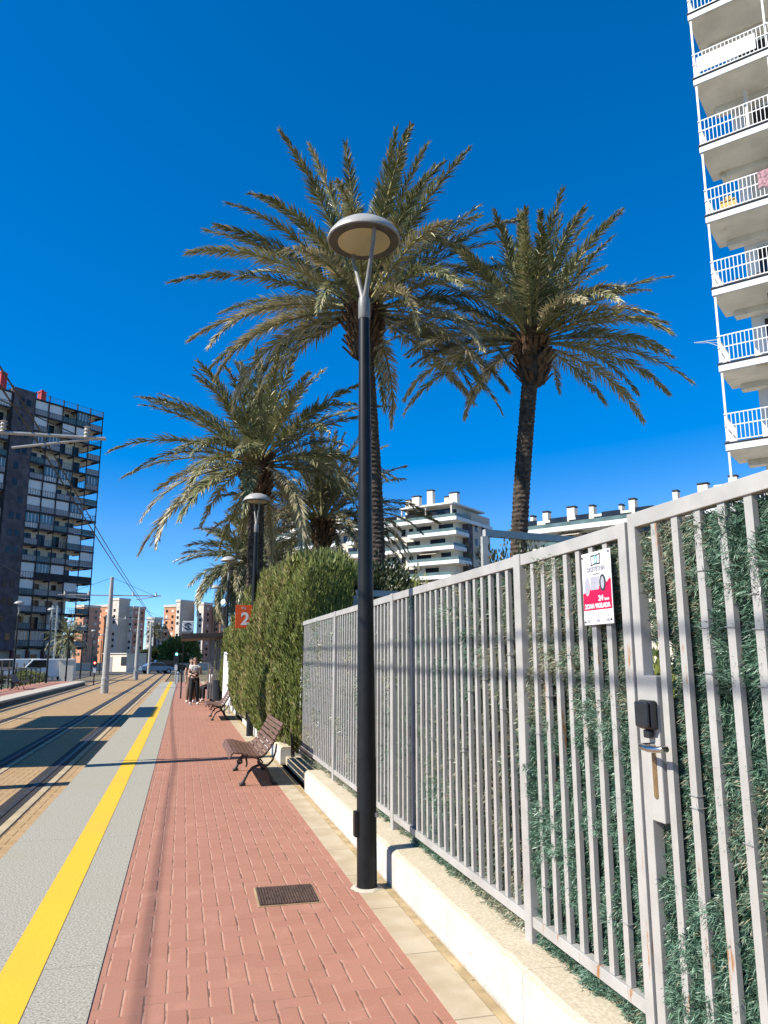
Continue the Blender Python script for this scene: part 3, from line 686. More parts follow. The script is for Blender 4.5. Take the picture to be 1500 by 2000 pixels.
def palm(label, base, top, r0, r1, length, nf, seed, boss=(.36, .7), curve=0., name='palm_tree', **kw):
    t = thing(name, label, 'palm tree', base, 0, 'date palms beside the tram line'); top = Vector(top)-Vector(base)
    palm_trunk(top.z, r0, r1, (top.x, top.y), seed, t, curve)
    palm_boss(tuple(top + Vector((0, 0, .05))), boss[0], boss[1], seed+1, t)
    palm_crown(tuple(top + Vector((0, 0, .28))), length, nf, seed+2, t, **kw); return t
palm('tallest palm, right behind the lamp post, with brown leaf bases under its crown', (4.45, 17.4, .15), (4.02, 17.5, 10.05), .215, .185, 4.6, 74, 101, (.56, 1.05), .08, low=-14, density=1.9, leaf=.46, droop=.80, wind=(-.05, 0, 0))
palm('tall palm with a leaning dark trunk, rightmost of all', (7.35, 16.45, .15), (7.98, 16.14, 9.05), .20, .19, 3.7, 66, 202, (.50, .9), -.12, low=-4, density=1.9, leaf=.42, droop=.75, wind=(.08, 0, -.03))
palm('windswept palm with the second lamp in front of its trunk, left of the tallest', (1.80, 20.4, .15), (1.70, 20.3, 6.55), .24, .205, 3.8, 68, 303, (.47, .9), 0, low=-20, density=1.7, leaf=.44, droop=.85, wind=(-.12, 0, -.05))
palm('darker palm between the windswept palm and the tallest, white terraces behind', (4.55, 26.6, .15), (4.62, 26.6, 6.2), .20, .19, 4.1, 70, 404, (.47, .8), 0, low=-10, density=1.4, leaf=.44, mat='frond_dark')  # darker leaf material stands in for shade from the neighbouring palm
palm('low bushy palm drooping over the tram shelter roof', (2.75, 33.4, .15), (2.75, 33.4, 5.5), .22, .21, 3.3, 120, 505, (.45, .6), 0, low=-58, density=1.3, leaf=.50, droop=1.25, deadf=.25)
palm('isolated palm by the car park below the dark tower', (-9.6, 71.5, -.25), (-9.75, 71.5, 3.15), .27, .23, 2.35, 42, 606, (.36, .5), 0, low=-45, density=.6, leaf=.38, droop=1.2)
palm('small dark palm far away between the orange tower blocks', (-6.7, 190, -.3), (-6.7, 190, 7.6), .3, .25, 2.9, 26, 707, (.3, .4), 0, low=-30, density=.4, leaf=.9, mat='frond_dark')

# ------------------------------------------------------------------ hedges and bushes
def spray_cloud(name, mat, parent, P, N, ln, wd, seed, upw=.8, tint=None, hang=.25):
    r = np.random.default_rng(seed); n = len(P)
    D = unit(N*.18 + np.array([0, .06, upw]) + r.normal(0, .27, (n, 3))); Ln = ln*r.uniform(.55, 1.4, n)[:, None]
    W = unit(np.cross(D, N + r.normal(0, .5, (n, 3))))*wd*r.uniform(.7, 1.3, n)[:, None]
    mid = P + D*Ln*.5; tip = P + D*Ln + N*Ln*.12
    V = np.stack([P-W*.5, P+W*.5, mid+W, mid-W, tip], 1).reshape(-1, 3); o = np.arange(n)[:, None]*5
    T = np.stack([o+[[0, 1, 2]], o+[[0, 2, 3]], o+[[3, 2, 4]]], 1).reshape(-1, 3)
    tn = r.uniform(0, .55, n) if tint is None else tint
    return tri_mesh(name, V, T, mat, parent, np.repeat(tn, 5))
HY0, HY1 = 11.55, 35.5
def hedge_top(y): return np.interp(y, [11.5, 12.5, 14, 17.5, 20, 23, 27, 36], [2.95, 3.12, 3.22, 3.32, 2.95, 2.55, 2.45, 2.4])
def hedge_front(y, z):
    bul = .13*(vnoise(y, z, 71, .9)-.5) + .30*(vnoise(y*2.2, z*.5, 72, 1.6)-.5) + .10*(vnoise(y*3, z, 73, 3.)-.5)
    base = np.interp(y, [11.5, 12.2, 15, 20, 30, 36], [1.72, 1.60, 1.42, 1.38, 1.45, 1.45])
    taper = .22*np.clip((z-2.2)/1.1, 0, 1)**1.5 + .16*np.clip((.75-z)/.6, 0, 1)
    return base - bul + taper
HG = thing('conifer_hedge', 'tall olive green conifer hedge with brownish patches behind the benches', 'hedge', (1.9, 20, .16))
def hedge_points(n, y0, y1, seed):
    r = np.random.default_rng(seed); y = r.uniform(y0, y1, n); u = r.random(n); z = .20 + u*(hedge_top(y)+.34*(vnoise(y, y*0, 75, 1.5)-.5)-.20)
    x = hedge_front(y, z) + np.abs(r.normal(0, .07, n)); P = np.stack([x, y, z], 1); N = np.tile([-1., -.12, .1], (n, 1))
    return P, N, r
def hedge_tint(P, r, seed=80):
    b = vnoise(P[:, 1], P[:, 2], seed, .85)*.6 + vnoise(P[:, 1]*2.4, P[:, 2]*.8, seed+1, 1.4)*.4
    t = r.uniform(0, .5, len(P))*.7 + .28*(b-.4); dead = r.random(len(P)) < np.clip((b-.46)*1.6, .05, .65)
    return np.clip(np.where(dead, r.uniform(.65, 1, len(P)), t), 0, 1)
Pa, Na, ra = hedge_points(62000, HY0+.2, 17.5, 1)
Pb, Nb, rb = hedge_points(36000, 17.5, HY1, 2)
r_ = np.random.default_rng(3); n = 16000                                    # near end
z = .3 + r_.random(n)*2.75; x = hedge_front(np.full(n, 11.9), z) + .02 + r_.random(n)*.72; y = 11.62 + .10*(vnoise(x, z, 76, 2.)-.5) + np.abs(r_.normal(0, .06, n)) + .25*np.clip((z-2.6)/.5, 0, 1)**2
Pc = np.stack([x, y, z], 1); Nc = np.tile([-.25, -1., .1], (n, 1))
n = 20000                                                               # top
y = r_.uniform(HY0+.2, 30, n); x = hedge_front(y, hedge_top(y)) + r_.random(n)*.80; z = hedge_top(y) + .34*(vnoise(y, y*0, 75, 1.5)-.5) + .18*(vnoise(x, y, 77, 3.4)-.5) + .09*r_.random(n)**4 - .35*np.clip((x-2.4)/.5, 0, 1)**2
Pd = np.stack([x, y, z], 1); Nd = np.tile([-.15, -.2, 1.], (n, 1))
off = np.array([1.9, 20, .16])
for nm, P, N, rr, ln, wd in (('foliage', Pa, Na, ra, .085, .0115), ('foliage', Pb, Nb, rb, .12, .017), ('foliage', Pc, Nc, r_, .085, .0115), ('foliage', Pd, Nd, r_, .13, .017)):
    spray_cloud(nm, 'cypress', HG, P-off, N, ln, wd, len(P), 1.0, hedge_tint(P, rr))
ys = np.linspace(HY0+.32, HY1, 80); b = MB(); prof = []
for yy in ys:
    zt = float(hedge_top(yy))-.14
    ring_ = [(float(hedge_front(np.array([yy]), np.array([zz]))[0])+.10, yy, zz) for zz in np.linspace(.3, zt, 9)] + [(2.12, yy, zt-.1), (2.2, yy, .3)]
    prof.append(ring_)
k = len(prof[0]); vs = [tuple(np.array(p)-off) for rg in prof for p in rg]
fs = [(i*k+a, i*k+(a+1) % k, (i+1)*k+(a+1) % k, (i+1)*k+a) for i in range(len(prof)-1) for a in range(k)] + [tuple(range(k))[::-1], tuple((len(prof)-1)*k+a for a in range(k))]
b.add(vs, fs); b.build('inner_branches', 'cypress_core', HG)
rs = random.Random(5)
for i in range(26):
    y = 12.1 + i*.9; b = MB(); b.tube([(0-.2, y-20, 0), (-.22, y-20+rs.uniform(-.1, .1), .5)], .03, 6); b.build('stem', 'brownwood', HG)

def bush(name, label, c, rad, n, ln, wd, seed, mat='bush', cat='bush', group=None, stem=.3, lump=.3):
    t = thing(name, label, cat, (c[0], c[1], c[2]-rad[2]-stem), 0, group); r = np.random.default_rng(seed)
    d = unit(r.normal(0, 1, (n, 3))); f = 1 + lump*(vnoise(np.arctan2(d[:, 1], d[:, 0])*2, d[:, 2]*3, seed, 1.1)-.5)*2 + .14*(vnoise(np.arctan2(d[:, 1], d[:, 0])*6, d[:, 2]*8, seed+1, 1.1)-.5)
    f = f*(1-np.abs(r.normal(0, .16, n))); P = d*np.array(rad)*f[:, None] + np.array([0, 0, rad[2]+stem])
    N = unit(d + r.normal(0, .5, (n, 3)))
    spray_cloud('foliage', mat, t, P, N, ln, wd, seed, .15)
    b = MB(); rs = random.Random(seed)
    for i in range(7):
        e = (rs.uniform(-.5, .5)*rad[0], rs.uniform(-.5, .5)*rad[1], stem+rad[2]*rs.uniform(.9, 1.4)); b.tube([(0, 0, 0), (e[0]*.3, e[1]*.3, stem+.1), e], [.05, .035, .012], 6)
    b.build('stems', 'brownwood', t); return t
bush('dark_bush', 'dense dark bush behind the fence, under the pale metal frame', (3.15, 13.6, 1.72), (.98, 1.6, 1.50), 30000, .075, .019, 901, stem=.1)
bush('garden_shrub', 'low shrub with yellowish leaves seen through the gap of the gate', (3.2, 4.9, .95), (.7, .7, .75), 4000, .06, .016, 902, 'cypress', stem=.1)
bush('garden_shrub', 'small shrub top just above the fence at the foot of the rightmost palm', (6.9, 15.4, 2.1), (1.4, 1.2, 1.9), 7000, .09, .02, 903, stem=.1)
bush('garden_shrub', 'low shrub showing over the fence right of the tallest palm trunk', (4.9, 16.2, 1.85), (.9, 1.0, 1.6), 6000, .09, .02, 904, 'cypress', stem=.1)
bush('round_tree', 'round green tree between the green signal and the orange block', (-.6, 150, 2.9), (3.4, 3.2, 2.5), 5000, .6, .16, 905, 'cypress', 'tree', stem=1.2)
bush('street_tree', 'dark leafy tree in front of the grey block, under the far palm', (-6.6, 175, 1.6), (3.0, 3, 1.9), 3500, .6, .16, 906, 'bush', 'tree', stem=.6)
bush('verge_shrub', 'scrubby shrub at the foot of the tower fence, leftmost', (-13.0, 55, .35), (1.8, 1.2, .7), 2500, .14, .035, 909, 'bush', stem=.05)
bush('verge_shrub', 'low scrub beside the white van behind the railing', (-10.6, 60, .25), (1.1, 1.0, .55), 2000, .12, .03, 910, 'cypress', stem=.05)

# ------------------------------------------------------------------ pale metal frames behind the fence
def frame(label, a, b_, z, drop):
    t = thing('garden_portal', label, 'portal', (a[0], a[1], .16)); m = MB(); av = Vector((0, 0, 0)); bv = Vector((b_[0]-a[0], b_[1]-a[1], 0))
    MB().bar((0, 0, z-.16), tuple(bv + Vector((0, 0, z-.16+drop))), .08, .10).build('crossbar', 'fence', t)
    for p, dz in ((av, 0), (bv, drop)):
        d = bv.normalized()*.04*(1 if p is bv else -1)
        MB().bar(tuple(p+d*0), tuple(p + Vector((0, 0, z-.16+dz-.0505))), .08, .08, (1, 0, 0)).build('upright', 'fence', t)
frame('pale grey metal frame whose crossbar shows above the fence beside the rightmost palm', (4.10, 10.05), (5.85, 10.35), 3.42, .0)
frame('pale grey metal frame half hidden by the nearest lamp, before the dark bush', (2.66, 12.1), (3.55, 12.25), 2.70, .0)
# ------------------------------------------------------------------ overhead line
def sag(p, q, s, n=10):
    p, q = Vector(p), Vector(q); return [p.lerp(q, i/n) - Vector((0, 0, 4*s*(i/n)*(1-i/n))) for i in range(n+1)]
def make_mast(x, y, label, arms=True, h=6.45):
    t = thing('catenary_mast', label, 'mast', (x, y, -.25), 0, 'concrete masts between the tracks')
    b = MB(); b.lathe([(.205, 0), (.205, .85), (.185, .87), (.178, 2.2), (.14, 4.4), (.095, h), (.07, h+.02)], (0,0,0), 16); b.build('pole', 'mast', t, smooth=True)
    b = MB(); b.lathe([(.215, .42), (.215, .50)], (0,0,0), 16); b.lathe([(.212, .72), (.212, .78)], (0,0,0), 16); b.build('band', 'galv', t)
    MB().tube([(-2.85, 0, 5.40), (2.75, 0, 5.44)], .031, 8).build('crossarm', 'galv', t, smooth=True)
    for s in (-1, 1):
        MB().tube([(s*.08, 0, h-.05), (s*2.3, 0, 5.47)], .010, 5).build('stay_wire', 'wire', t)
        MB().tube([(s*2.55, 0, 5.42), (s*1.35, 0, 5.19)], .022, 8).build('registration_arm', 'galv', t, smooth=True)
        for q in (1.2, 2.45): 
            m = MB(); m.lathe([(.03, -.10), (.055, -.09), (.035, -.06), (.055, -.03), (.035, 0), (.055, .03), (.035, .06), (.055, .09), (.03, .10)], (s*q, 0, 5.53), 10); m.build('insulator', 'galv', t)
    return t
mast = make_mast(-4.15, 45.7, 'nearest concrete mast standing between the tracks in view')
dup(mast, (-4.05, 73.0, -.25), None, 'second concrete mast between the tracks, smaller and farther')
dup(mast, (-4.15, 12.75, -.25), None, 'mast out of frame whose steel crossarm crosses the dark tower')
dup(mast, (-4.1, 101, -.25), None, 'thin far mast by the end of the tracks')
def wire(label, pts, r=.0085): tag(MB().tube(pts, r, 5).build('overhead_wire', 'wire'), label, 'wire', 'overhead tram wires')
for dz, dx, lb in ((0, 0, 'lower of the two overhead wires above the near track'), (.16, .05, 'upper of the two overhead wires above the near track')):
    wire(lb, sag((-2.45+dx, -14, 5.15+dz), (-2.55+dx, 12.75, 5.24+dz), .03) + sag((-2.55+dx, 12.75, 5.24+dz), (-2.55+dx, 45.7, 4.86+dz*.5), .10)[1:] + sag((-2.55+dx, 45.7, 4.86+dz*.5), (-2.6, 110, 4.8+dz*.3), .05)[1:], .015 if dz == 0 else .013)
wire('single overhead wire above the far track', sag((-5.55, -14, 4.75), (-5.65, 12.75, 4.75), .1) + sag((-5.65, 12.75, 4.75), (-5.6, 45.7, 4.5), .12)[1:] + sag((-5.6, 45.7, 4.5), (-5.6, 110, 4.6), .05)[1:], .011)

# ------------------------------------------------------------------ signals, platform furniture
def signal(label, x, y, h, red):
    t = thing('tram_signal', label, 'signal', (x, y, 0 if y < 58 else -.25))
    MB().tube([(0, 0, 0), (0, 0, h-.3)], .045, 10).build('pole', 'galv' if not red else 'dark_steel', t, smooth=True)
    b = MB(); b.prism([(-.15, h-.42), (.15, h-.42), (.15, h+.24), (.10, h+.34), (0, h+.38), (-.10, h+.34), (-.15, h+.24)], lambda a, c, d: (a, d, c), -.11, .05); b.build('housing', 'plastic_black', t, bevel=.01)
    for i, z in enumerate((h+.17, h-.14)):
        on = (i == 0) != red
        b = MB(); b.prism([(.075*math.cos(q), z+.075*math.sin(q)) for q in np.linspace(0, 2*math.pi, 16, endpoint=False)], lambda a, c, d: (a, d, c), -.125, -.111)
        b.build('signal_lamp', ('red_lamp' if red else 'green_lamp') if on else 'dark_steel', t)
    MB().box(-.09, .09, -.06, .06, .9, 1.25).build('marker_plate', 'sign_white', t) if True else None
signal('green lit tram signal at the end of the platform', -.43, 52, 1.75, False)
signal('red lit tram signal across the tracks, left of the masts', -6.15, 59.2, 1.72, True)

SH = thing('tram_shelter', 'dark roofed tram shelter with slatted back wall on the platform', 'shelter', (.7, 31.5, 0))
def sb(x0, x1, y0, y1, z0, z1): return MB().box(x0-.7, x1-.7, y0-31.5, y1-31.5, z0, z1)
r1 = MB(); r1.prism([(-.14-.7, 2.56), (1.46-.7, 2.62), (1.46-.7, 2.46), (-.10-.7, 2.36)], lambda a, c, d: (a, d, c), -1.9, 2.6); r1.build('roof', 'slab_dark', SH, bevel=.01)
sb(1.34, 1.40, 30.0, 30.06, 0, 2.48).build('post', 'galv', SH); sb(1.34, 1.40, 33.9, 33.96, 0, 2.48).build('post', 'galv', SH); sb(-.06, .0, 33.6, 33.66, 0, 2.43).build('post', 'dark_steel', SH)
bk = MB()
for i in range(28): y = 30.1+i*.135; bk.box(1.36-.7, 1.39-.7, y-31.5, y+.085-31.5, .15, 2.40)
bk.build('slatted_back', 'dark_steel', SH)
sd = MB()
for i in range(5): sd.box(.92+i*.085-.7, .975+i*.085-.7, 30.0-31.5, 30.03-31.5, .15, 2.40)
sd.build('slatted_side', 'grey_panel', SH)
sb(.98, 1.34, 30.4, 33.6, .42, .47).build('seat', 'dark_steel', SH); sb(1.05, 1.25, 30.8, 30.9, 0, .419).build('seat_leg', 'dark_steel', SH); sb(1.05, 1.25, 33.1, 33.2, 0, .419).build('seat_leg', 'dark_steel', SH)
BS_ = thing('stop_symbol', 'small white square symbol board standing on the shelter roof', 'sign', (.12, 30.2, 2.55))
MB().box(-.02, .02, -.02, .02, .0, .1).build('stem', 'galv', BS_); MB().box(-.21, .21, -.02, .02, .1, .5).build('board', 'sign_white', BS_, bevel=.03)
rg = MB(); zz = lambda a, c, d: (a, d, c+.3)
for a0, a1 in ((30, 170), (200, 330)):
    th = np.radians(np.linspace(a0, a1, 14)); rg.prism([(.14*math.cos(t), .14*math.sin(t)) for t in th] + [(.085*math.cos(t), .085*math.sin(t)) for t in th[::-1]], zz, -.026, -.0205)
rg.prism([(-.03, -.05), (.03, -.05), (.03, .05), (-.03, .05)], zz, -.026, -.0205); rg.build('emblem', 'ink', BS_)
PS = thing('platform_sign', 'orange number 2 platform sign on the second lamp post, partly behind foliage', 'sign', (1.36, 16.98, 2.30))
MB().box(-.30, .06, -.012, .012, 0, .50).build('board', 'orange', PS, bevel=.004); MB().box(.061, .10, -.01, .01, .08, .12).build('bracket', 'black', PS)
text('2', .37, 'sign_white', PS, (-.09, -.0135, .19), (R(90), 0, 0), bold=.012); text('Vía', .085, 'sign_white', PS, (-.13, -.0135, .435), (R(90), 0, 0))
IB = thing('information_totem', 'tall thin white information board before the shelter', 'information board', (1.36, 24.4, 0), R(12))
MB().box(-.035, .035, -.45, .45, .25, 1.85).build('board', 'white_metal', IB, bevel=.01); MB().box(-.02, .02, -.30, -.24, 0, .2495).build('leg', 'galv', IB); MB().box(-.02, .02, .24, .30, 0, .2495).build('leg', 'galv', IB)
LB = thing('litter_bin', 'black cylindrical litter bin beside the information board', 'litter bin', (1.22, 27.4, 0))
MB().lathe([(.17, .22), (.19, .24), (.20, .85), (.21, .86), (.21, .90), (.17, .91), (.165, .80)], (0,0,0), 18).build('bucket', 'plastic_black', LB, smooth=True); MB().tube([(.24, 0, 0), (.24, 0, 1.0)], .025, 8).build('post', 'dark_steel', LB); 
SK = thing('loudspeaker', 'white horn loudspeaker clamped to the third lamp post', 'loudspeaker', (1.40, 28.1, 3.62), R(20)); SK.scale = (.6,)*3
MB().lathe([(.05, 0), (.07, .04), (.06, .12), (.10, .2), (.17, .30)], (0,0,0), 16).build('horn', 'white_metal', SK, smooth=True).rotation_euler = (R(80), 0, R(-60))
for i, (x, y) in enumerate(((-.30, 55.6), (-.02, 56.4))):
    t = thing('bollard', ('short pale bollard at the platform end, under the green signal', 'short pale bollard at the platform end, nearer the woman')[i], 'bollard', (x, y, 0), 0, 'bollards at the platform end')
    MB().lathe([(.08, 0), (.08, .70), (.07, .74), (.02, .77)], (0,0,0), 14).build('shaft', 'galv', t, smooth=True); MB().lathe([(.0815, .55), (.0815, .63)], (0,0,0), 14).build('band', 'ink', t)

# added unseen canopy that throws the broad shade on the tracks
def blocker(label, y0, y1, xe, z):
    t = thing('shade_blocker', label, 'blocker', (-8.6, (y0+y1)/2, 0), 0, 'added roofs that shade the tracks'); h = (y1-y0)/2
    MB().box(-2.2, xe+8.6, -h, h, z, z+.16).build('roof', 'slab_dark', t, bevel=.01)
    for s in (-1, 1): MB().box(-.08, .08, s*(h-.5)-.08, s*(h-.5)+.08, 0, z-.001).build('post', 'galv', t)
blocker('low canopy added to shade the tracks, just out of view', 14.4, 18.75, -7.0, 4.45)
blocker('middle canopy added to shade the tracks, just out of view', 18.76, 22.4, -7.95, 4.45)
blocker('longest canopy added to shade the tracks, just out of view', 22.41, 27.3, -6.95, 5.1)

RL = thing('platform_railing', 'black post railing along the back of the opposite platform', 'railing', (-9.3, 30, 0))
for i in range(20):
    y = i*1.6-4; MB().box(-.03, .03, y-.03, y+.03, 0, 1.0).build('post', 'dark_steel', RL)
MB().box(-.025, .025, -4.03, 26.45, 1.001, 1.05).build('rail', 'dark_steel', RL); MB().box(-.02, .02, -4.03, 26.45, .55, .59).build('rail', 'dark_steel', RL)
LT = thing('lattice_pylon', 'slender grey lattice pylon before the dark tower', 'pylon', (-11.4, 74, -.27))
b = MB()
for sx, sy_ in ((-1,-1), (1,-1), (1,1), (-1,1)): b.bar((sx*.26, sy_*.26, 0), (sx*.20, sy_*.20, 6.6), .07, .07)
b.build('corner_angles', 'galv', LT); b = MB()
for i in range(20):
    z = .3+i*.32; w_ = .26-.06*z/6.6
    b = MB()
    for sy_ in (-1, 1): b.bar((-w_, sy_*w_, z), (w_, sy_*w_, z), .03, .05)
    b.bar((-w_, -w_, z), (-w_, w_, z), .05, .03); b.bar((w_, -w_, z), (w_, w_, z), .05, .03); b.build('lacing', 'galv', LT)
WF = thing('wooden_fence', 'weathered wooden post fence on the verge below the tower', 'fence', (-15, 68, -.27)); b = MB()
for i in range(22): b.box(-9+i*.55-.04, -9+i*.55+.04, -.03, .03, 0, 1.65+.12*math.sin(i*5))
b.build('pickets', 'slat_wood', WF); MB().box(-9.1, 2.7, -.10, -.031, 1.1, 1.2).build('rail', 'slat_wood', WF); MB().box(-9.1, 2.7, -.10, -.031, .45, .55).build('rail', 'slat_wood', WF)
GP = thing('gate_pillar', 'cream square pillar beside the isolated palm', 'pillar', (-9.4, 69.5, -.27)); MB().box(-.55, .55, -.3, .3, 0, 1.75).build('shaft', 'cream', GP, bevel=.02); MB().box(-.62, .62, -.37, .37, 1.751, 1.86).build('cap', 'pale_conc', GP)
KS = thing('kiosk', 'low cream kiosk with a dark doorway behind the masts', 'kiosk', (-8.6, 124, -.3), R(-42)); MB().box(-2.4, 2.4, -2, 2, 0, 2.6).build('wall', 'cream', KS); MB().box(-2.5, 2.5, -2.15, 2.15, 2.601, 2.75).build('roof', 'pale_conc', KS)
MB().box(-1.6, -.5, -2.04, -2.002, 0, 2.2).build('door', 'grey_panel', KS); MB().box(1.3, 2.4, -2.04, -2.002, .9, 2.2).build('window', 'glass_dark', KS)
BW = thing('boundary_wall', 'long pale boundary wall across the far end of the street', 'wall', (-6, 132, -.3)); MB().box(-40, 26, -.15, .15, 0, 1.1).build('panel', 'tan_conc', BW); MB().box(-40.05, 26.05, -.2, .2, 1.101, 1.2).build('coping', 'grey_conc', BW)

# ------------------------------------------------------------------ vehicles
def car(label, name, cat, loc, rz, paint, kind='car', group=None):
    t = thing(name, label, cat, loc, rz, group)
    if kind == 'car': L_, Wd, prof, cab = 4.2, 1.72, [(-2.1, .35), (-2.1, .62), (-1.95, .80), (-1.15, .90), (-.55, 1.38), (.85, 1.42), (1.65, .98), (2.05, .92), (2.1, .40)], [(-1.02, .93), (-.52, 1.32), (.80, 1.36), (1.45, .99)]
    elif kind == 'suv': L_, Wd, prof, cab = 4.5, 1.85, [(-2.25, .42), (-2.25, .80), (-2.1, 1.0), (-1.2, 1.08), (-.7, 1.66), (1.9, 1.70), (2.2, 1.1), (2.25, .45)], [(-1.08, 1.12), (-.66, 1.58), (1.80, 1.62), (2.0, 1.14)]
    else: L_, Wd, prof, cab = 4.6, 1.85, [(-2.3, .40), (-2.3, .85), (-2.15, 1.05), (-1.65, 1.15), (-1.05, 1.85), (2.2, 1.90), (2.3, 1.80), (2.3, .42)], [(-1.5, 1.18), (-1.0, 1.76), (.1, 1.78), (.1, 1.18)]
    f = lambda a, c, d: (a, d, c)
    MB().prism(prof, f, -Wd/2, Wd/2).build('body', paint, t, bevel=.05)
    for s in (-1, 1): MB().prism(cab, f, s*(Wd/2+.001) - .004, s*(Wd/2+.001)+.004).build('side_window', 'glass_dark', t)
    a, b_ = Vector((prof[3][0], 0, prof[3][1])), Vector((prof[4][0], 0, prof[4][1])); nrm = Vector((-(b_-a).z, 0, (b_-a).x)).normalized()*.008
    MB().bar(a.lerp(b_, .08)+nrm, a.lerp(b_, .92)+nrm, Wd*.84, .012, nrm).build('windscreen', 'glass_dark', t)
    for s in (-1, 1):
        for x in (-L_*.31, L_*.30):
            m = MB(); m.tube([(x, s*(Wd/2-.20), .32), (x, s*(Wd/2+.012), .32)], .32, 18); w_ = m.build('wheel', 'tyre', t)
            m = MB(); m.tube([(x, s*(Wd/2+.0125), .32), (x, s*(Wd/2+.02), .32)], .19, 14); m.build('rim', 'galv', w_)
        MB().box(-L_/2-.012, -L_/2+.1, s*Wd*.36-.16, s*Wd*.36+.16, prof[1][1]-.08, prof[1][1]+.06).build('headlight', 'sign_white', t, bevel=.02)
        MB().box(L_/2-.1, L_/2+.012, s*Wd*.40-.1, s*Wd*.40+.1, .75, .95).build('tail_light', 'maroon', t, bevel=.02)
    MB().box(-L_/2-.01, -L_/2+.02, -.26, .26, .46, .57).build('number_plate', 'sign_white', t)
    return t
car('pale blue car crossing the end of the tracks', 'parked_car', 'car', (-3.2, 102.5, -.245), R(196), 'car_blue')
car('black off-road car behind the pale blue car', 'parked_car', 'car', (-1.7, 108.5, -.245), R(190), 'car_dark', 'suv')
car('white van parked beyond the railing, next to the cream pillar', 'parked_van', 'van', (-11.2, 70.0, -.265), R(15), 'car_white', 'van', 'white vans in the car park')
car('white van parked farther left, half hidden by railing posts', 'parked_van', 'van', (-14.4, 73.5, -.265), R(5), 'car_white', 'van', 'white vans in the car park')
# ------------------------------------------------------------------ white tower on the right (local: x along facade, y inward, z up)
B1 = thing('apartment_tower', 'white apartment tower with railed balconies, cut by the right photo edge', 'building', (17.87, 21.56, 0), R(-50.5))
Z0, DZ, DEP, UL = 8.69, 2.89, 2.12, 13.0
MB().box(.85, UL, DEP, 13, 0, 44).build('wall', 'white_render', B1)
for s, u in enumerate((.06, 2.55, 6.2, 9.8)): MB().box(u-.035, u+.035, .03, .10, 0, 43).build('corner_post', 'white_metal', B1)
rt = random.Random(8)
for k in range(-2, 12):
    z = Z0 + DZ*k
    MB().box(0, UL, 0, DEP-.001 if False else DEP-.002, z, z+.27).build('balcony_slab', 'soffit', B1)
    b = MB(); b.box(-.02, UL, -.022, -.002, z+.02, z+.255); b.box(-.022, -.002, -.002, DEP-.002, z+.02, z+.255); b.build('slab_fascia', 'white_render', B1)
    b = MB(); b.box(-.05, UL, -.06, .05, z+.272, z+.305); b.box(-.05, .05, .0505, DEP-.01, z+.272, z+.305); b.build('floor_edge', 'dark_steel', B1)
    MB().box(.35, UL, DEP-.42, DEP-.004, z-.22, z-.002).build('soffit_beam', 'soffit', B1)
    b = MB(); zb = z+.36; zt = z+1.32
    for i in range(int((UL-.1)/.135)): 
        u = .1+i*.135; b.box(u-.011, u+.011, .0, .022, zb, zt)
    for i in range(int(DEP/.135)): v = .1+i*.135; b.box(.0, .022, v-.011, v+.011, zb, zt)
    for q in (zb, (zb+zt)/2+.05, zt): b.box(0, UL, -.004, .028, q, q+.035); b.box(-.004, .028, .0285, DEP-.01, q, q+.035)
    b.build('railing', 'white_metal', B1)
    MB().box(1.3, 2.5, DEP-.06, DEP-.003, z+.31, z+2.45).build('sliding_door', 'glass_dark', B1)
    MB().box(.80, .849, DEP+.4, DEP+3.4, z+.9, z+2.3).build('side_window', 'glass_dark', B1)
    if k in (0, 1, 2): MB().bar((1.75, .35, z-.34), (1.75, DEP-.05, z-.30), .10, .22).build('dark_gap_box', 'plastic_black', B1)  # dark box put in for the dark gap along the side wall
    if k in (2, 3): MB().box(2.5, 2.62, .45, DEP-.003, z+.31, z+2.88-.23).build('partition', 'white_render', B1)
    if k in (1, 4): 
        ac = MB().box(3.0, 3.75, DEP-.42, DEP-.07, z+1.75, z+2.3).build('air_conditioner', 'white_metal', B1, bevel=.02); MB().lathe([(.19, 0), (.19, .02)], (0, 0, 0), 16).build('fan_grille', 'grey_panel', ac).matrix_local = Matrix.Translation((3.3, DEP-.421, z+2.02)) @ Matrix.Rotation(R(90), 4, 'X')
    if k in (3, 6, 7): MB().box(1.35, 2.45, DEP-.11, DEP-.061, z+1.2, z+2.5).build('roller_blind', 'awning', B1)
    if k in (2, 5): 
        for q_ in (.8, 1.5): MB().lathe([(.09, 0), (.14, .22), (.16, .24)], (q_, .35, z+.306), 12).build('flower_pot', 'maroon', B1)
    if k == 5: MB().box(.15, 2.2, -.012, -.005, z+.50, z+1.15).build('sun_screen', 'white_render', B1)
    if k in (4, 6): MB().box(1.5, 1.6, 1.0, DEP-.003, z+.31, z+2.88-.23).build('partition', 'offwhite', B1)
def on_b1(u, v, z): 
    c, s = math.cos(R(-50.5)), math.sin(R(-50.5)); return (17.87+u*c-v*s, 21.56+u*s+v*c, z)
t = thing('hanging_towel', 'reddish patterned towel hanging on a white tower balcony rail', 'towel', on_b1(2.05, -.03, Z0+3*DZ+1.34), R(-50.5))
b = MB(); b.prism([(-.22, 0), (.22, 0), (.20, -.62), (.05, -.70), (-.12, -.60), (-.24, -.66)], lambda a, c, d: (a, d+.012*math.sin(a*20), c), -.02, -.008); b.build('cloth', 'towel', t)
t = thing('crate_stack', 'yellow plastic crates behind a white tower balcony rail', 'crates', on_b1(.75, .35, Z0+3*DZ+.31), R(-50.5))
b = MB(); b.box(-.3, .3, -.18, .18, 0, .26); b.box(-.27, .27, -.16, .16, .262, .50); b.build('lower_crate', 'crate', t, bevel=.015); MB().box(-.12, .12, -.1, .1, .502, .66).build('upper_crate', 'crate', t, bevel=.015)
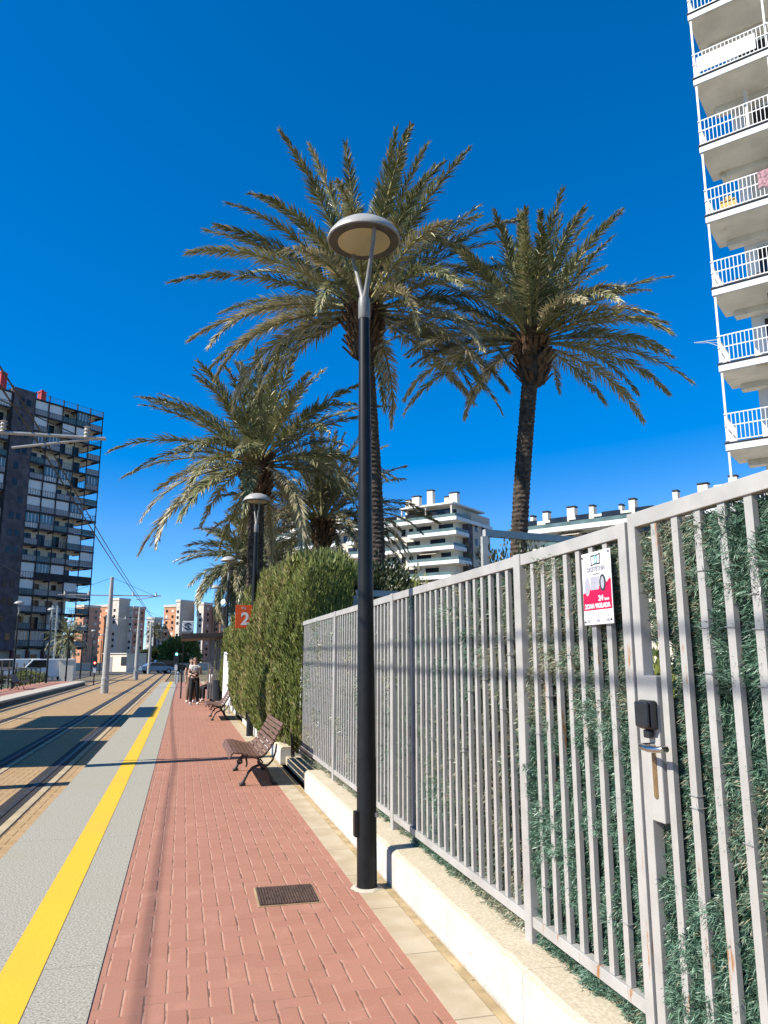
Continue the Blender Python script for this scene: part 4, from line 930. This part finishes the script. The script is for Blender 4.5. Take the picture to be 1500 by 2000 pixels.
t = thing('clothes_rack', 'thin white drying rods sticking out of a white tower balcony', 'drying rack', on_b1(-.02, .25, Z0+1*DZ+1.33), R(-50.5))
b = MB(); b.tube([(0, 0, 0), (-.75, -.25, -.02)], .012, 5); b.tube([(0, .35, 0), (-.75, -.25, -.02)], .010, 5); b.tube([(0, 0, -.25), (-.4, -.12, -.01)], .010, 5); b.build('rods', 'white_metal', t)

# ------------------------------------------------------------------ dark tower on the left
B2 = thing('apartment_tower', 'tall dark steel framed tower with enclosed balconies and red chimneys', 'building', (-16.7, 145, -.3), R(40.5))
ZR, D2, NF = 46.2, 2.82, 16
MB().box(-36, -3.6, 1.7, 16, 0, ZR).build('wall', 'cream', B2)
MB().box(-17.3, -13.5, -.25, 1.699, 3.2, ZR+.9).build('stair_cladding', 'purple_clad', B2)
r2 = random.Random(21)
for u in (-.05, -2.7, -5.4, -8.1, -10.8, -13.4): MB().box(u-.07, u+.07, -.09, .05, 3.2, ZR+1.2).build('steel_column', 'dark_steel', B2)
for u in (-17.5, -20.4, -23.4): MB().box(u-.07, u+.07, -.09, .05, 3.2, ZR+1.2).build('steel_column', 'dark_steel', B2)
for f in range(NF):
    z = ZR - D2*f - (.0)
    b = MB(); b.box(-13.35, 0, .06, 1.69, z-.16, z-.001, 1); b.box(-26, -17.35, .06, 1.69, z-.16, z-.001, 1)
    b.box(-3.59, 0, 1.70, 6.5, z-.16, z-.001, 1)
    b.box(-13.35, .1, -.06, .059, z-.26, z+.05); b.box(-26, -17.45, -.06, .059, z-.26, z+.05); b.box(.005, .1, .06, 6.5, z-.26, z+.05)
    for u in (-.6, -2.7, -5.4, -8.1, -10.8, -20.4, -23.4): b.box(u-.09, u+.09, .06, 1.69, z-.42, z-.161)
    b.build('floor_slab', ['dark_steel', 'cream'], B2)
    b = MB(); zt = z+1.05
    pm = 1 if f not in (11,) else 0
    for (ua, ub) in ((-13.3, -.0), (-26, -17.5)):
        b.box(ua, ub, -.05, -.01, zt-.05, zt)
        if f:
            for bay in range(int((ub-ua)/2.7)+1):
                x0 = ub-2.7*(bay+1); x1 = ub-2.7*bay-.08; q = r2.random()
                if x0 < ua-.5: continue
                if f == 11 and bay < 4: b.box(max(x0, ua)+.0, x1+.08, -.04, -.02, z+.06, zt-.051)
                elif q < .55: b.box(max(x0, ua)+.06, x1, -.04, -.025, z+.10, zt-.06, 1)
                elif q < .72: b.box(max(x0, ua)+.06, x1, -.04, -.025, z+.10, zt-.06, 2)
        n = int((ub-ua)/.45)
        for i in range(n+1): u = ua+i*.45; b.box(u-.018, u+.018, -.055, -.0, z+.051, zt-.051)
    b.box(-.0, .05, .06, 6.4, zt-.05, zt)
    for i in range(14): b.box(.005, .045, .2+i*.45, .24+i*.45, z+.051, zt-.051)
    b.build('railing', ['dark_steel', 'grey_panel', 'glass_teal'], B2)
    if f == 0: continue
    for blk, (u0, nb) in enumerate(((0, 5), (-17.5, 3))):
        for bay in range(nb):
            x1 = u0-2.7*bay-.10; x0 = x1-2.5; h0, h1 = z+.051, z+D2-.44
            q = r2.random(); corner = blk == 0 and bay == 0
            if blk == 0 and bay >= 3: q -= .18
            if f >= 14: q = r2.uniform(.1, .9)
            if q < .22 and not (corner and r2.random() < .7):          # white roller shutters
                MB().box(x0, x1, .10, .16, h0+.05, h1+.2).build('shutter', 'shutter', B2)
            elif q < .46 and not (corner and r2.random() < .75):       # glazed in
                b = MB(); b.box(x0, x1, .14, .18, h0, h0+.85, 0); b.box(x0, x1, .15, .17, h0+.851, h1+.18, 1)
                for i in range(5): uu = x0+(x1-x0)*i/4; b.box(uu-.05, uu+.05, .11, .149, h0+.851, h1+.2, 0)
                b.box(x0, x1, .10, .148, h1+.2, h1+.28, 0); b.build('glazing', ['shutter', 'glass_blue'], B2)
            elif not corner:                                            # open: door and window on the back wall
                b = MB(); w_ = r2.uniform(.8, 1.9); xx = x0+r2.uniform(.1, 2.4-w_)
                b.box(xx-.06, xx+w_+.06, 1.66, 1.699, h0, h0+2.15, 0); b.box(xx, xx+w_, 1.62, 1.659, h0+.06, h0+2.08, 1); b.build('balcony_door', ['shutter', 'glass_dark'], B2)
    for u in (-15.9, -14.7):
        if r2.random() < .75: MB().box(u-.4, u+.4, -.29, -.251, z+.95, z+2.1).build('stair_window', 'glass_dark', B2)
for x0, x1, mt in ((-13.4, -10.9, 'cream'), (-10.5, -8.2, 'cream'), (-7.8, -3.7, 'cream')):
    b = MB(); b.box(x0, x1, .6, 1.69, 0, 3.4); b.build('ground_floor_wall', mt, B2); MB().box(x0+.5, x0+1.7, .56, .599, 1.5, 2.6).build('window', 'glass_dark', B2)
for u in (-13.4, -10.7, -8.0, -5.3): MB().box(u-.2, u+.2, -.1, .599, 0, 3.2).build('ground_pillar', 'maroon', B2)
MB().box(-13.2, -3.6, .2, .598, .9, 1.25).build('ground_band', 'maroon', B2)
for u, w_, h in ((-18.2, 1.1, 3.4), (-10.9, .9, 2.2), (-13.0, .6, 1.2)): 
    c = MB(); c.box(u-w_*.5, u+w_*.5, 1.9, 3.1, ZR+.0, ZR+h); c.box(u-w_*.62, u+w_*.62, 1.8, 3.2, ZR+h+.001, ZR+h+.16); c.box(u-w_*.3, u+w_*.3, 2.2, 2.8, ZR+h+.161, ZR+h+.5); c.build('chimney', 'red_chim', B2)

# ------------------------------------------------------------------ white terraced blocks behind the palms
def chimney(parent, u, v, z, w_, h, cap=True):
    MB().box(u-w_/2, u+w_/2, v-.6, v+.6, z, z+h).build('chimney', 'offwhite', parent)
    b = MB(); b.box(u-w_*.42, u+w_*.42, v-.5, v+.5, z+h+.001, z+h+.14); b.box(u-w_*.55, u+w_*.55, v-.66, v+.66, z+h+.141, z+h+.32); b.build('chimney_cap', 'dark_steel', parent)
def terrace(label, loc, rz, zt, nf, ul, segs, vdep, chim, side=True, seed=1, fl=2.92):
    t = thing('terraced_block', label, 'building', (loc[0], loc[1], 0), rz); r = random.Random(seed)
    MB().box(-ul, -1.2, 2.0, vdep, 0, zt+.2).build('wall', 'cream', t)
    MB().box(-13.5, -2.2, 3.4, vdep-2, zt+.2, zt+3.4).build('penthouse_wall', 'offwhite', t)
    MB().box(-ul+3, -13.6, 4.4, vdep-2, zt+.2, zt+2.6).build('penthouse_wall', 'offwhite', t)
    MB().box(-14, -.8, .8, vdep-1, zt+3.401, zt+3.75).build('penthouse_roof', 'white_render', t)
    for u in (-1.4, -7.5, -13.4): MB().box(u-.14, u+.14, 1.1, 1.4, zt+1.0, zt+3.4).build('roof_post', 'offwhite', t)
    MB().box(-13.2, -2.6, 3.33, 3.398, zt+.9, zt+3.0).build('penthouse_glazing', 'glass_dark', t)
    for q_ in np.arange(-ul+4.5, -16, 4.2): MB().box(q_, q_+1.8, 4.33, 4.398, zt+.9, zt+2.2).build('penthouse_window', 'glass_dark', t)
    for k in range(nf):
        z = zt - fl*k
        ss_ = [(-ul, .3)] if k == 0 else segs[(k-1) % len(segs)]
        for i, (a, c) in enumerate(ss_):
            b = MB(); b.box(a, c, 0, 1.99, z-.25, z-.001); b.box(a, c, -.16, -.001, z-.22, z+.50); b.box(a-.16, a-.001, -.16, 1.99, z-.22, z+.50)
            if c > -.5:
                b.box(-1.19, c, 1.99, 5.4, z-.25, z-.001); b.box(c+.001, c+.16, -.16, 5.4 if k else vdep, z-.22, z+.50)
            b.build('balcony', 'white_render', t)
            b = MB(); b.box(a+.1, c-.1, -.10, -.07, z+.501, z+1.12)
            if c > -.5: b.box(c+.05, c+.08, -.06, 5.2, z+.501, z+1.12)
            b.build('glass_railing', 'glass_teal', t)
            q = a+.8
            while q < c-2.2:
                w_ = r.uniform(2.2, 3.8); w_ = min(w_, c-.9-q)
                MB().box(q, q+w_, 1.95, 1.998, z+.05, z+2.35).build('window', 'glass_dark', t); q += w_+r.uniform(1.0, 2.6)
            if k and r.random() < .4 and c-a > 6:
                m = MB(); u0 = a+r.uniform(1, 3); m.add([(u0, 1.9, z+2.6), (u0+4, 1.9, z+2.6), (u0+4, .1, z+2.0), (u0, .1, z+2.0), (u0, 1.9, z+2.66), (u0+4, 1.9, z+2.66), (u0+4, .1, z+2.06), (u0, .1, z+2.06)], [(0,3,2,1),(4,5,6,7),(0,1,5,4),(1,2,6,5),(2,3,7,6),(3,0,4,7)]); m.build('awning', 'awning', t)
        for (a, c), (a2, c2) in zip(ss_[1:], ss_[:-1]):
            for u in np.arange(c+.5, a2-1.0, 1.9): MB().box(u, u+1.0, 1.95, 1.998, z+.8, z+2.2).build('window', 'glass_dark', t)
    if side:
        MB().box(-1.19, .12, 5.41, 7.4, 0, zt-.3).build('lift_shaft', 'purple_clad', t); MB().box(-1.19, -.2, 7.41, vdep, 0, zt+2.4).build('side_wing', 'tan_conc', t)
        for k in range(nf):
            for v in (9.0, 12.0, 14.8):
                if v < vdep-1.6: MB().box(-.198, -.16, v, v+1.1, zt-fl*k-2+.6, zt-fl*k).build('side_window', 'glass_dark', t)
        for k in (2, 4): MB().box(-.198, 1.0, 10.5, vdep, zt-fl*k-.3, zt-fl*k+.7).build('balcony', 'white_render', t)
    for u, v, z, w_, h in chim: chimney(t, u, v, zt+z, w_*(1 if side else .72), h*(1 if side else .8))
    return t
SEG = [[(-11, .2), (-27, -14.5), (-43, -30), (-60, -46)], [(-13.5, -.4), (-29, -15), (-45, -31.5), (-60, -48)], [(-11, .7), (-24, -14.5), (-43, -30), (-60, -46)], [(-14, -1.), (-30, -19), (-47, -33), (-60, -50)]]
terrace('white terraced apartment block with glass balconies between the palms', (51.3, 141, 0), R(-49), 29.2, 8, 62, SEG, 16,
        [(-3.3, 6, 3.4, 1.9, 3.1), (-4.9, 6, 3.4, 1.0, 2.4), (-9.0, 6, 3.4, 1.35, 4.3), (-12.6, 6, 2.6, 1.8, 4.2), (-14.6, 6, 2.6, 1.2, 3.6), (-34, 6, 2.6, 1.4, 2.8), (-37, 6, 2.6, 1.0, 2.2), (-48, 6, 2.6, 1.4, 2.6)], True, 3)
SEG2 = [[(-16, -.4), (-40, -19)], [(-14, .2), (-42, -17)]]
terrace('long white terraced block with a row of chimneys above the gate', (76, 74, 0), R(-55), 21.0, 4, 46, SEG2, 15,
        [(-3+dx, 5, 2.6 if dx < -11 else 3.4, w_, h) for dx, w_, h in ((-1, 1.3, 1.2), (-4.0, .8, 1.0), (-9.5, 1.5, 2.4), (-13.6, 1.9, 2.8), (-17.5, 1.0, 2.2), (-24, 1.3, 1.8), (-25.8, .7, 1.0), (-30.5, 1.0, 1.6), (-34, 1.8, 1.9), (-38.5, 1.3, 1.6), (-41, .8, 1.1), (-43, .9, 1.1))], False, 6)

# ------------------------------------------------------------------ distant blocks at the end of the line
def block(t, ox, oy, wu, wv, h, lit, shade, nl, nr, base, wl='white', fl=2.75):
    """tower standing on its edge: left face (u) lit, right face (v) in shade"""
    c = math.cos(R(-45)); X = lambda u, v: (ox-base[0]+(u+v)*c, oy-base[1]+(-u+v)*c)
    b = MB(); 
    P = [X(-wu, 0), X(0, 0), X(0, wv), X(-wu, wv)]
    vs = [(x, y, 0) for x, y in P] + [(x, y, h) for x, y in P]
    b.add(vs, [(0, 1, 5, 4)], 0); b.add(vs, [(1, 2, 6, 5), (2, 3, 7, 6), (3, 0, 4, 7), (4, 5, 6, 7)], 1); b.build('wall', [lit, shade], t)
    b = MB(); P2 = [X(-wu-.3, -.3), X(.3, -.3), X(.3, wv+.3), X(-wu-.3, wv+.3)]; vs = [(x, y, h+.001) for x, y in P2] + [(x, y, h+1.1) for x, y in P2]
    b.add(vs, [(0,3,2,1),(4,5,6,7),(0,1,5,4),(1,2,6,5),(2,3,7,6),(3,0,4,7)]); b.build('roof', 'pale_conc', t)
    n = int(h/fl)
    for k in range(n):
        z = h-1.9-k*fl
        if z < 3: break
        for i in range(nl):
            u = -wu*(i+.5)/nl; a, b_ = X(u-.65, -.06), X(u+.65, -.06)
            MB().bar((a[0], a[1], z), (b_[0], b_[1], z), .12, 1.25).build('window', 'glass_dark' if (i+k*3) % 4 else 'offwhite', t)
        for i in range(nr):
            v = wv*(i+.5)/nr; a, b_ = X(.06, v-.6), X(.06, v+.6)
            MB().bar((a[0], a[1], z), (b_[0], b_[1], z), .12, 1.25).build('window', 'glass_dark' if (i+k) % 3 else 'offwhite', t)
bA = thing('apartment_block', 'orange and beige apartment block far behind the concrete masts', 'building', (-33, 380, -.3))
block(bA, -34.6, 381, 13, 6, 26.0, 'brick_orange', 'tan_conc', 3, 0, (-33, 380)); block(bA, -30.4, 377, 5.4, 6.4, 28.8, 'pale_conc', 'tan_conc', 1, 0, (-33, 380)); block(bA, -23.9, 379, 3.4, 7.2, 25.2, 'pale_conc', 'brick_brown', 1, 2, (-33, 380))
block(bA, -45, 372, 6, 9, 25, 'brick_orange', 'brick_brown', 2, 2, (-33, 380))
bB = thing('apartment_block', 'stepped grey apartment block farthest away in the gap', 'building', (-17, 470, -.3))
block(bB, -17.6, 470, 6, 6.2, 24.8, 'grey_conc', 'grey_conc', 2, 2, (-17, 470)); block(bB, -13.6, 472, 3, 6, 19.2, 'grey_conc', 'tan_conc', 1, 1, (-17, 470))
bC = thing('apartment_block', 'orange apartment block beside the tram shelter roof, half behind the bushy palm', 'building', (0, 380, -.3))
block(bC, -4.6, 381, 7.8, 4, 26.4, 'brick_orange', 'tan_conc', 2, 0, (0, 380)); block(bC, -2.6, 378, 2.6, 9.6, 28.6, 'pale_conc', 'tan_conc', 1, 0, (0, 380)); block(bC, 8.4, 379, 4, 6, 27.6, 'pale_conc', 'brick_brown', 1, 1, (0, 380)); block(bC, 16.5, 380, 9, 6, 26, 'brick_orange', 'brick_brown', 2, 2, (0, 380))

# ------------------------------------------------------------------ people
def skin(name, chains, mat, parent, sub=2, root=0):
    """chains: list of lists of (x, y, z, radius); points closer than 1 mm are merged"""
    vs, es, rs = [], [], []; idx = {}
    for ch in chains:
        prev = None
        for x, y, z, r in ch:
            k = (round(x, 3), round(y, 3), round(z, 3))
            if k not in idx: idx[k] = len(vs); vs.append((x, y, z)); rs.append(r)
            i = idx[k]
            if prev is not None and prev != i: es.append((prev, i))
            prev = i
    me = bpy.data.meshes.new(name); me.from_pydata(vs, es, []); me.materials.append(M[mat])
    o = bpy.data.objects.new(name, me); COL.objects.link(o); o.parent = parent
    o.modifiers.new('Skin', 'SKIN').use_smooth_shade = True
    for i, sv in enumerate(me.skin_vertices[0].data): sv.radius = (rs[i], rs[i]); sv.use_root = (i == root)
    s = o.modifiers.new('Sub', 'SUBSURF'); s.levels = s.render_levels = sub
    return o
def person(label, loc, rz, J, top, legs, shoes='cloth_white', hair='hair', hairlen=.18, glasses=False, crop=False):
    t = thing('person', label, 'person', loc, rz)
    p = lambda k, r: (*J[k], r)
    head = Vector(J['head']); nk = Vector(J['neck']); up = Vector((0, 0, 1))
    ch = [[p('pelvis', .13), p('waist', .105), p('chest', .125), p('neck', .052), (*(head-up*.09), .06), (*head, .083), (*(head+up*.07), .07)]]
    for s in ('l', 'r'):
        ch.append([p('chest', .125), p('sh'+s, .058), p('el'+s, .042), p('wr'+s, .028)])
        w_ = Vector(J['wr'+s]); d = (w_-Vector(J['el'+s])).normalized(); sd = d.cross(up).normalized(); q = w_+d*.07
        ch.append([p('wr'+s, .028), (*q, .030)])
        for i, (o_, ln) in enumerate(((-.03, .065), (-.01, .08), (.01, .076), (.03, .06))):
            a = q+sd*o_; ch.append([(*q, .030), (*(a+d*.02), .010), (*(a+d*(.02+ln*.5)), .009), (*(a+d*(.02+ln)-up*.02), .008)])
        th = w_+d*.02-sd*.035*(1 if s == 'l' else -1); ch.append([p('wr'+s, .028), (*th, .012), (*(th+d*.045), .009)])
        ch.append([p('pelvis', .13), p('hip'+s, .092), p('kn'+s, .058), p('an'+s, .038), p('toe'+s, .030)])
    skin('body', ch, 'skin', t)
    tc = [[p('waist', .125), p('chest', .152), (*(nk-up*.04), .08)]]
    if not crop: tc[0].insert(0, p('pelvis', .138))
    for s in ('l', 'r'): tc.append([p('chest', .152), p('sh'+s, .080), tuple(Vector(J['sh'+s]).lerp(Vector(J['el'+s]),   .45))+(.062,)])
    skin('top', tc, top, t)
    skin('trousers', [[tuple(Vector(J['pelvis'])+up*.08)+(.135,), p('pelvis', .160), tuple(Vector(J['pelvis'])-up*.11)+(.105,)]] + [[p('pelvis', .160), p('hip'+s, .125), p('kn'+s, .088), tuple(Vector(J['kn'+s]).lerp(Vector(J['an'+s]), 1.))+(.058,)] for s in ('l', 'r')], legs, t)
    for s in ('l', 'r'):
        a, b_ = Vector(J['an'+s]), Vector(J['toe'+s]); m = MB(); m.tube([a+Vector((0, .03, -.035)), a.lerp(b_, .5)+Vector((0, 0, -.01)), b_+Vector((0, 0, 0))], [.046, .046, .034], 10); m.build('shoe', shoes, t, smooth=True)
    hd = MB(); hd.lathe([(.05, -.05), (.084, -.02), (.092, .04), (.084, .08), (.055, .108), (.01, .118)], (head.x, head.y+.040, head.z+.016), 14)
    hd.lathe([(.03, -hairlen), (.07, -hairlen*.7), (.085, -.02), (.06, .03)], (head.x, head.y+.055, head.z), 12); hd.build('hair', hair, t, smooth=True)
    f = MB(); f.lathe([(.008, -.012), (.016, 0), (.006, .028)], (head.x, head.y-.088, head.z-.01), 8); f.build('nose', 'skin', t, smooth=True)
    MB().box(head.x-.026, head.x+.026, head.y-.086, head.y-.076, head.z-.05, head.z-.042).build('mouth', 'maroon', t)
    for s in (-1, 1):
        e = MB(); e.lathe([(.001, -.012), (.012, 0), (.001, .012)], (head.x+s*.032, head.y-.080, head.z+.018), 8); e.build('eye', 'ink', t)
        MB().lathe([(.005, -.025), (.016, 0), (.005, .025)], (head.x+s*.088, head.y+.005, head.z+.0), 8).build('ear', 'skin', t)
    if glasses: 
        g_ = MB(); g_.box(head.x-.062, head.x-.008, head.y-.100, head.y-.090, head.z+.004, head.z+.036); g_.box(head.x+.008, head.x+.062, head.y-.100, head.y-.090, head.z+.004, head.z+.036); g_.box(head.x-.008, head.x+.008, head.y-.104, head.y-.097, head.z+.028, head.z+.036); g_.build('sunglasses', 'ink', t)
    return t
STAND = dict(pelvis=(0, 0, .94), waist=(0, 0, 1.10), chest=(0, .0, 1.28), neck=(0, .0, 1.43), head=(0, -.015, 1.555), shl=(-.165, 0, 1.365), elL=0,
             shr=(.165, 0, 1.365), ell=(-.225, .03, 1.10), elr=(.225, .03, 1.10), wrl=(-.07, -.19, 1.07), wrr=(.09, -.19, 1.10),
             hipl=(-.085, 0, .88), hipr=(.085, 0, .88), knl=(-.10, -.03, .48), knr=(.11, -.01, .48), anl=(-.11, .0, .085), anr=(.13, .02, .085), toel=(-.13, -.15, .035), toer=(.16, -.13, .035))
wm = person('woman in white cropped top and black trousers, standing and facing the camera', (.44, 29.1, 0), R(-4), STAND, 'cloth_white', 'cloth_black', glasses=True, crop=True)
bg_ = thing('waist_bag', 'black waist bag held in front by the standing woman', 'bag', (.44, 28.93, 1.08)); MB().box(-.13, .13, -.045, .035, -.06, .07).build('pouch', 'cloth_black', bg_, bevel=.03); MB().tube([(-.12, .01, .05), (-.08, .06, .28), (.08, .06, .28), (.12, .01, .05)], .012, 6).build('strap', 'cloth_black', bg_)
S2 = dict(STAND); S2.update(anl=(-.14, -.10, .085), toel=(-.16, -.25, .035), knl=(-.12, -.12, .48), wrl=(-.2, -.02, .86), wrr=(.2, -.02, .86), elr=(.23, .03, 1.09))
person('person in dark clothes mostly hidden behind the standing woman', (.33, 30.6, 0), R(8), S2, 'cloth_black', 'slat_wood', hair='cloth_black')
SIT = dict(pelvis=(0, .05, .56), waist=(0, .04, .72), chest=(0, .0, .90), neck=(0, -.03, 1.05), head=(0, -.07, 1.17), shl=(-.165, 0, .98), shr=(.165, 0, .98), ell=(-.22, -.02, .74), elr=(.22, -.02, .74), wrl=(-.10, -.22, .68), wrr=(.10, -.22, .68),
           hipl=(-.09, .0, .55), hipr=(.09, .0, .55), knl=(-.11, -.40, .53), knr=(.11, -.40, .53), anl=(-.11, -.40, .085), anr=(.12, -.38, .085), toel=(-.12, -.54, .035), toer=(.13, -.52, .035))
person('seated person in a white top on the shelter bench', (1.12, 31.6, 0), R(-62), SIT, 'cloth_white', 'cloth_black', hair='cloth_black')
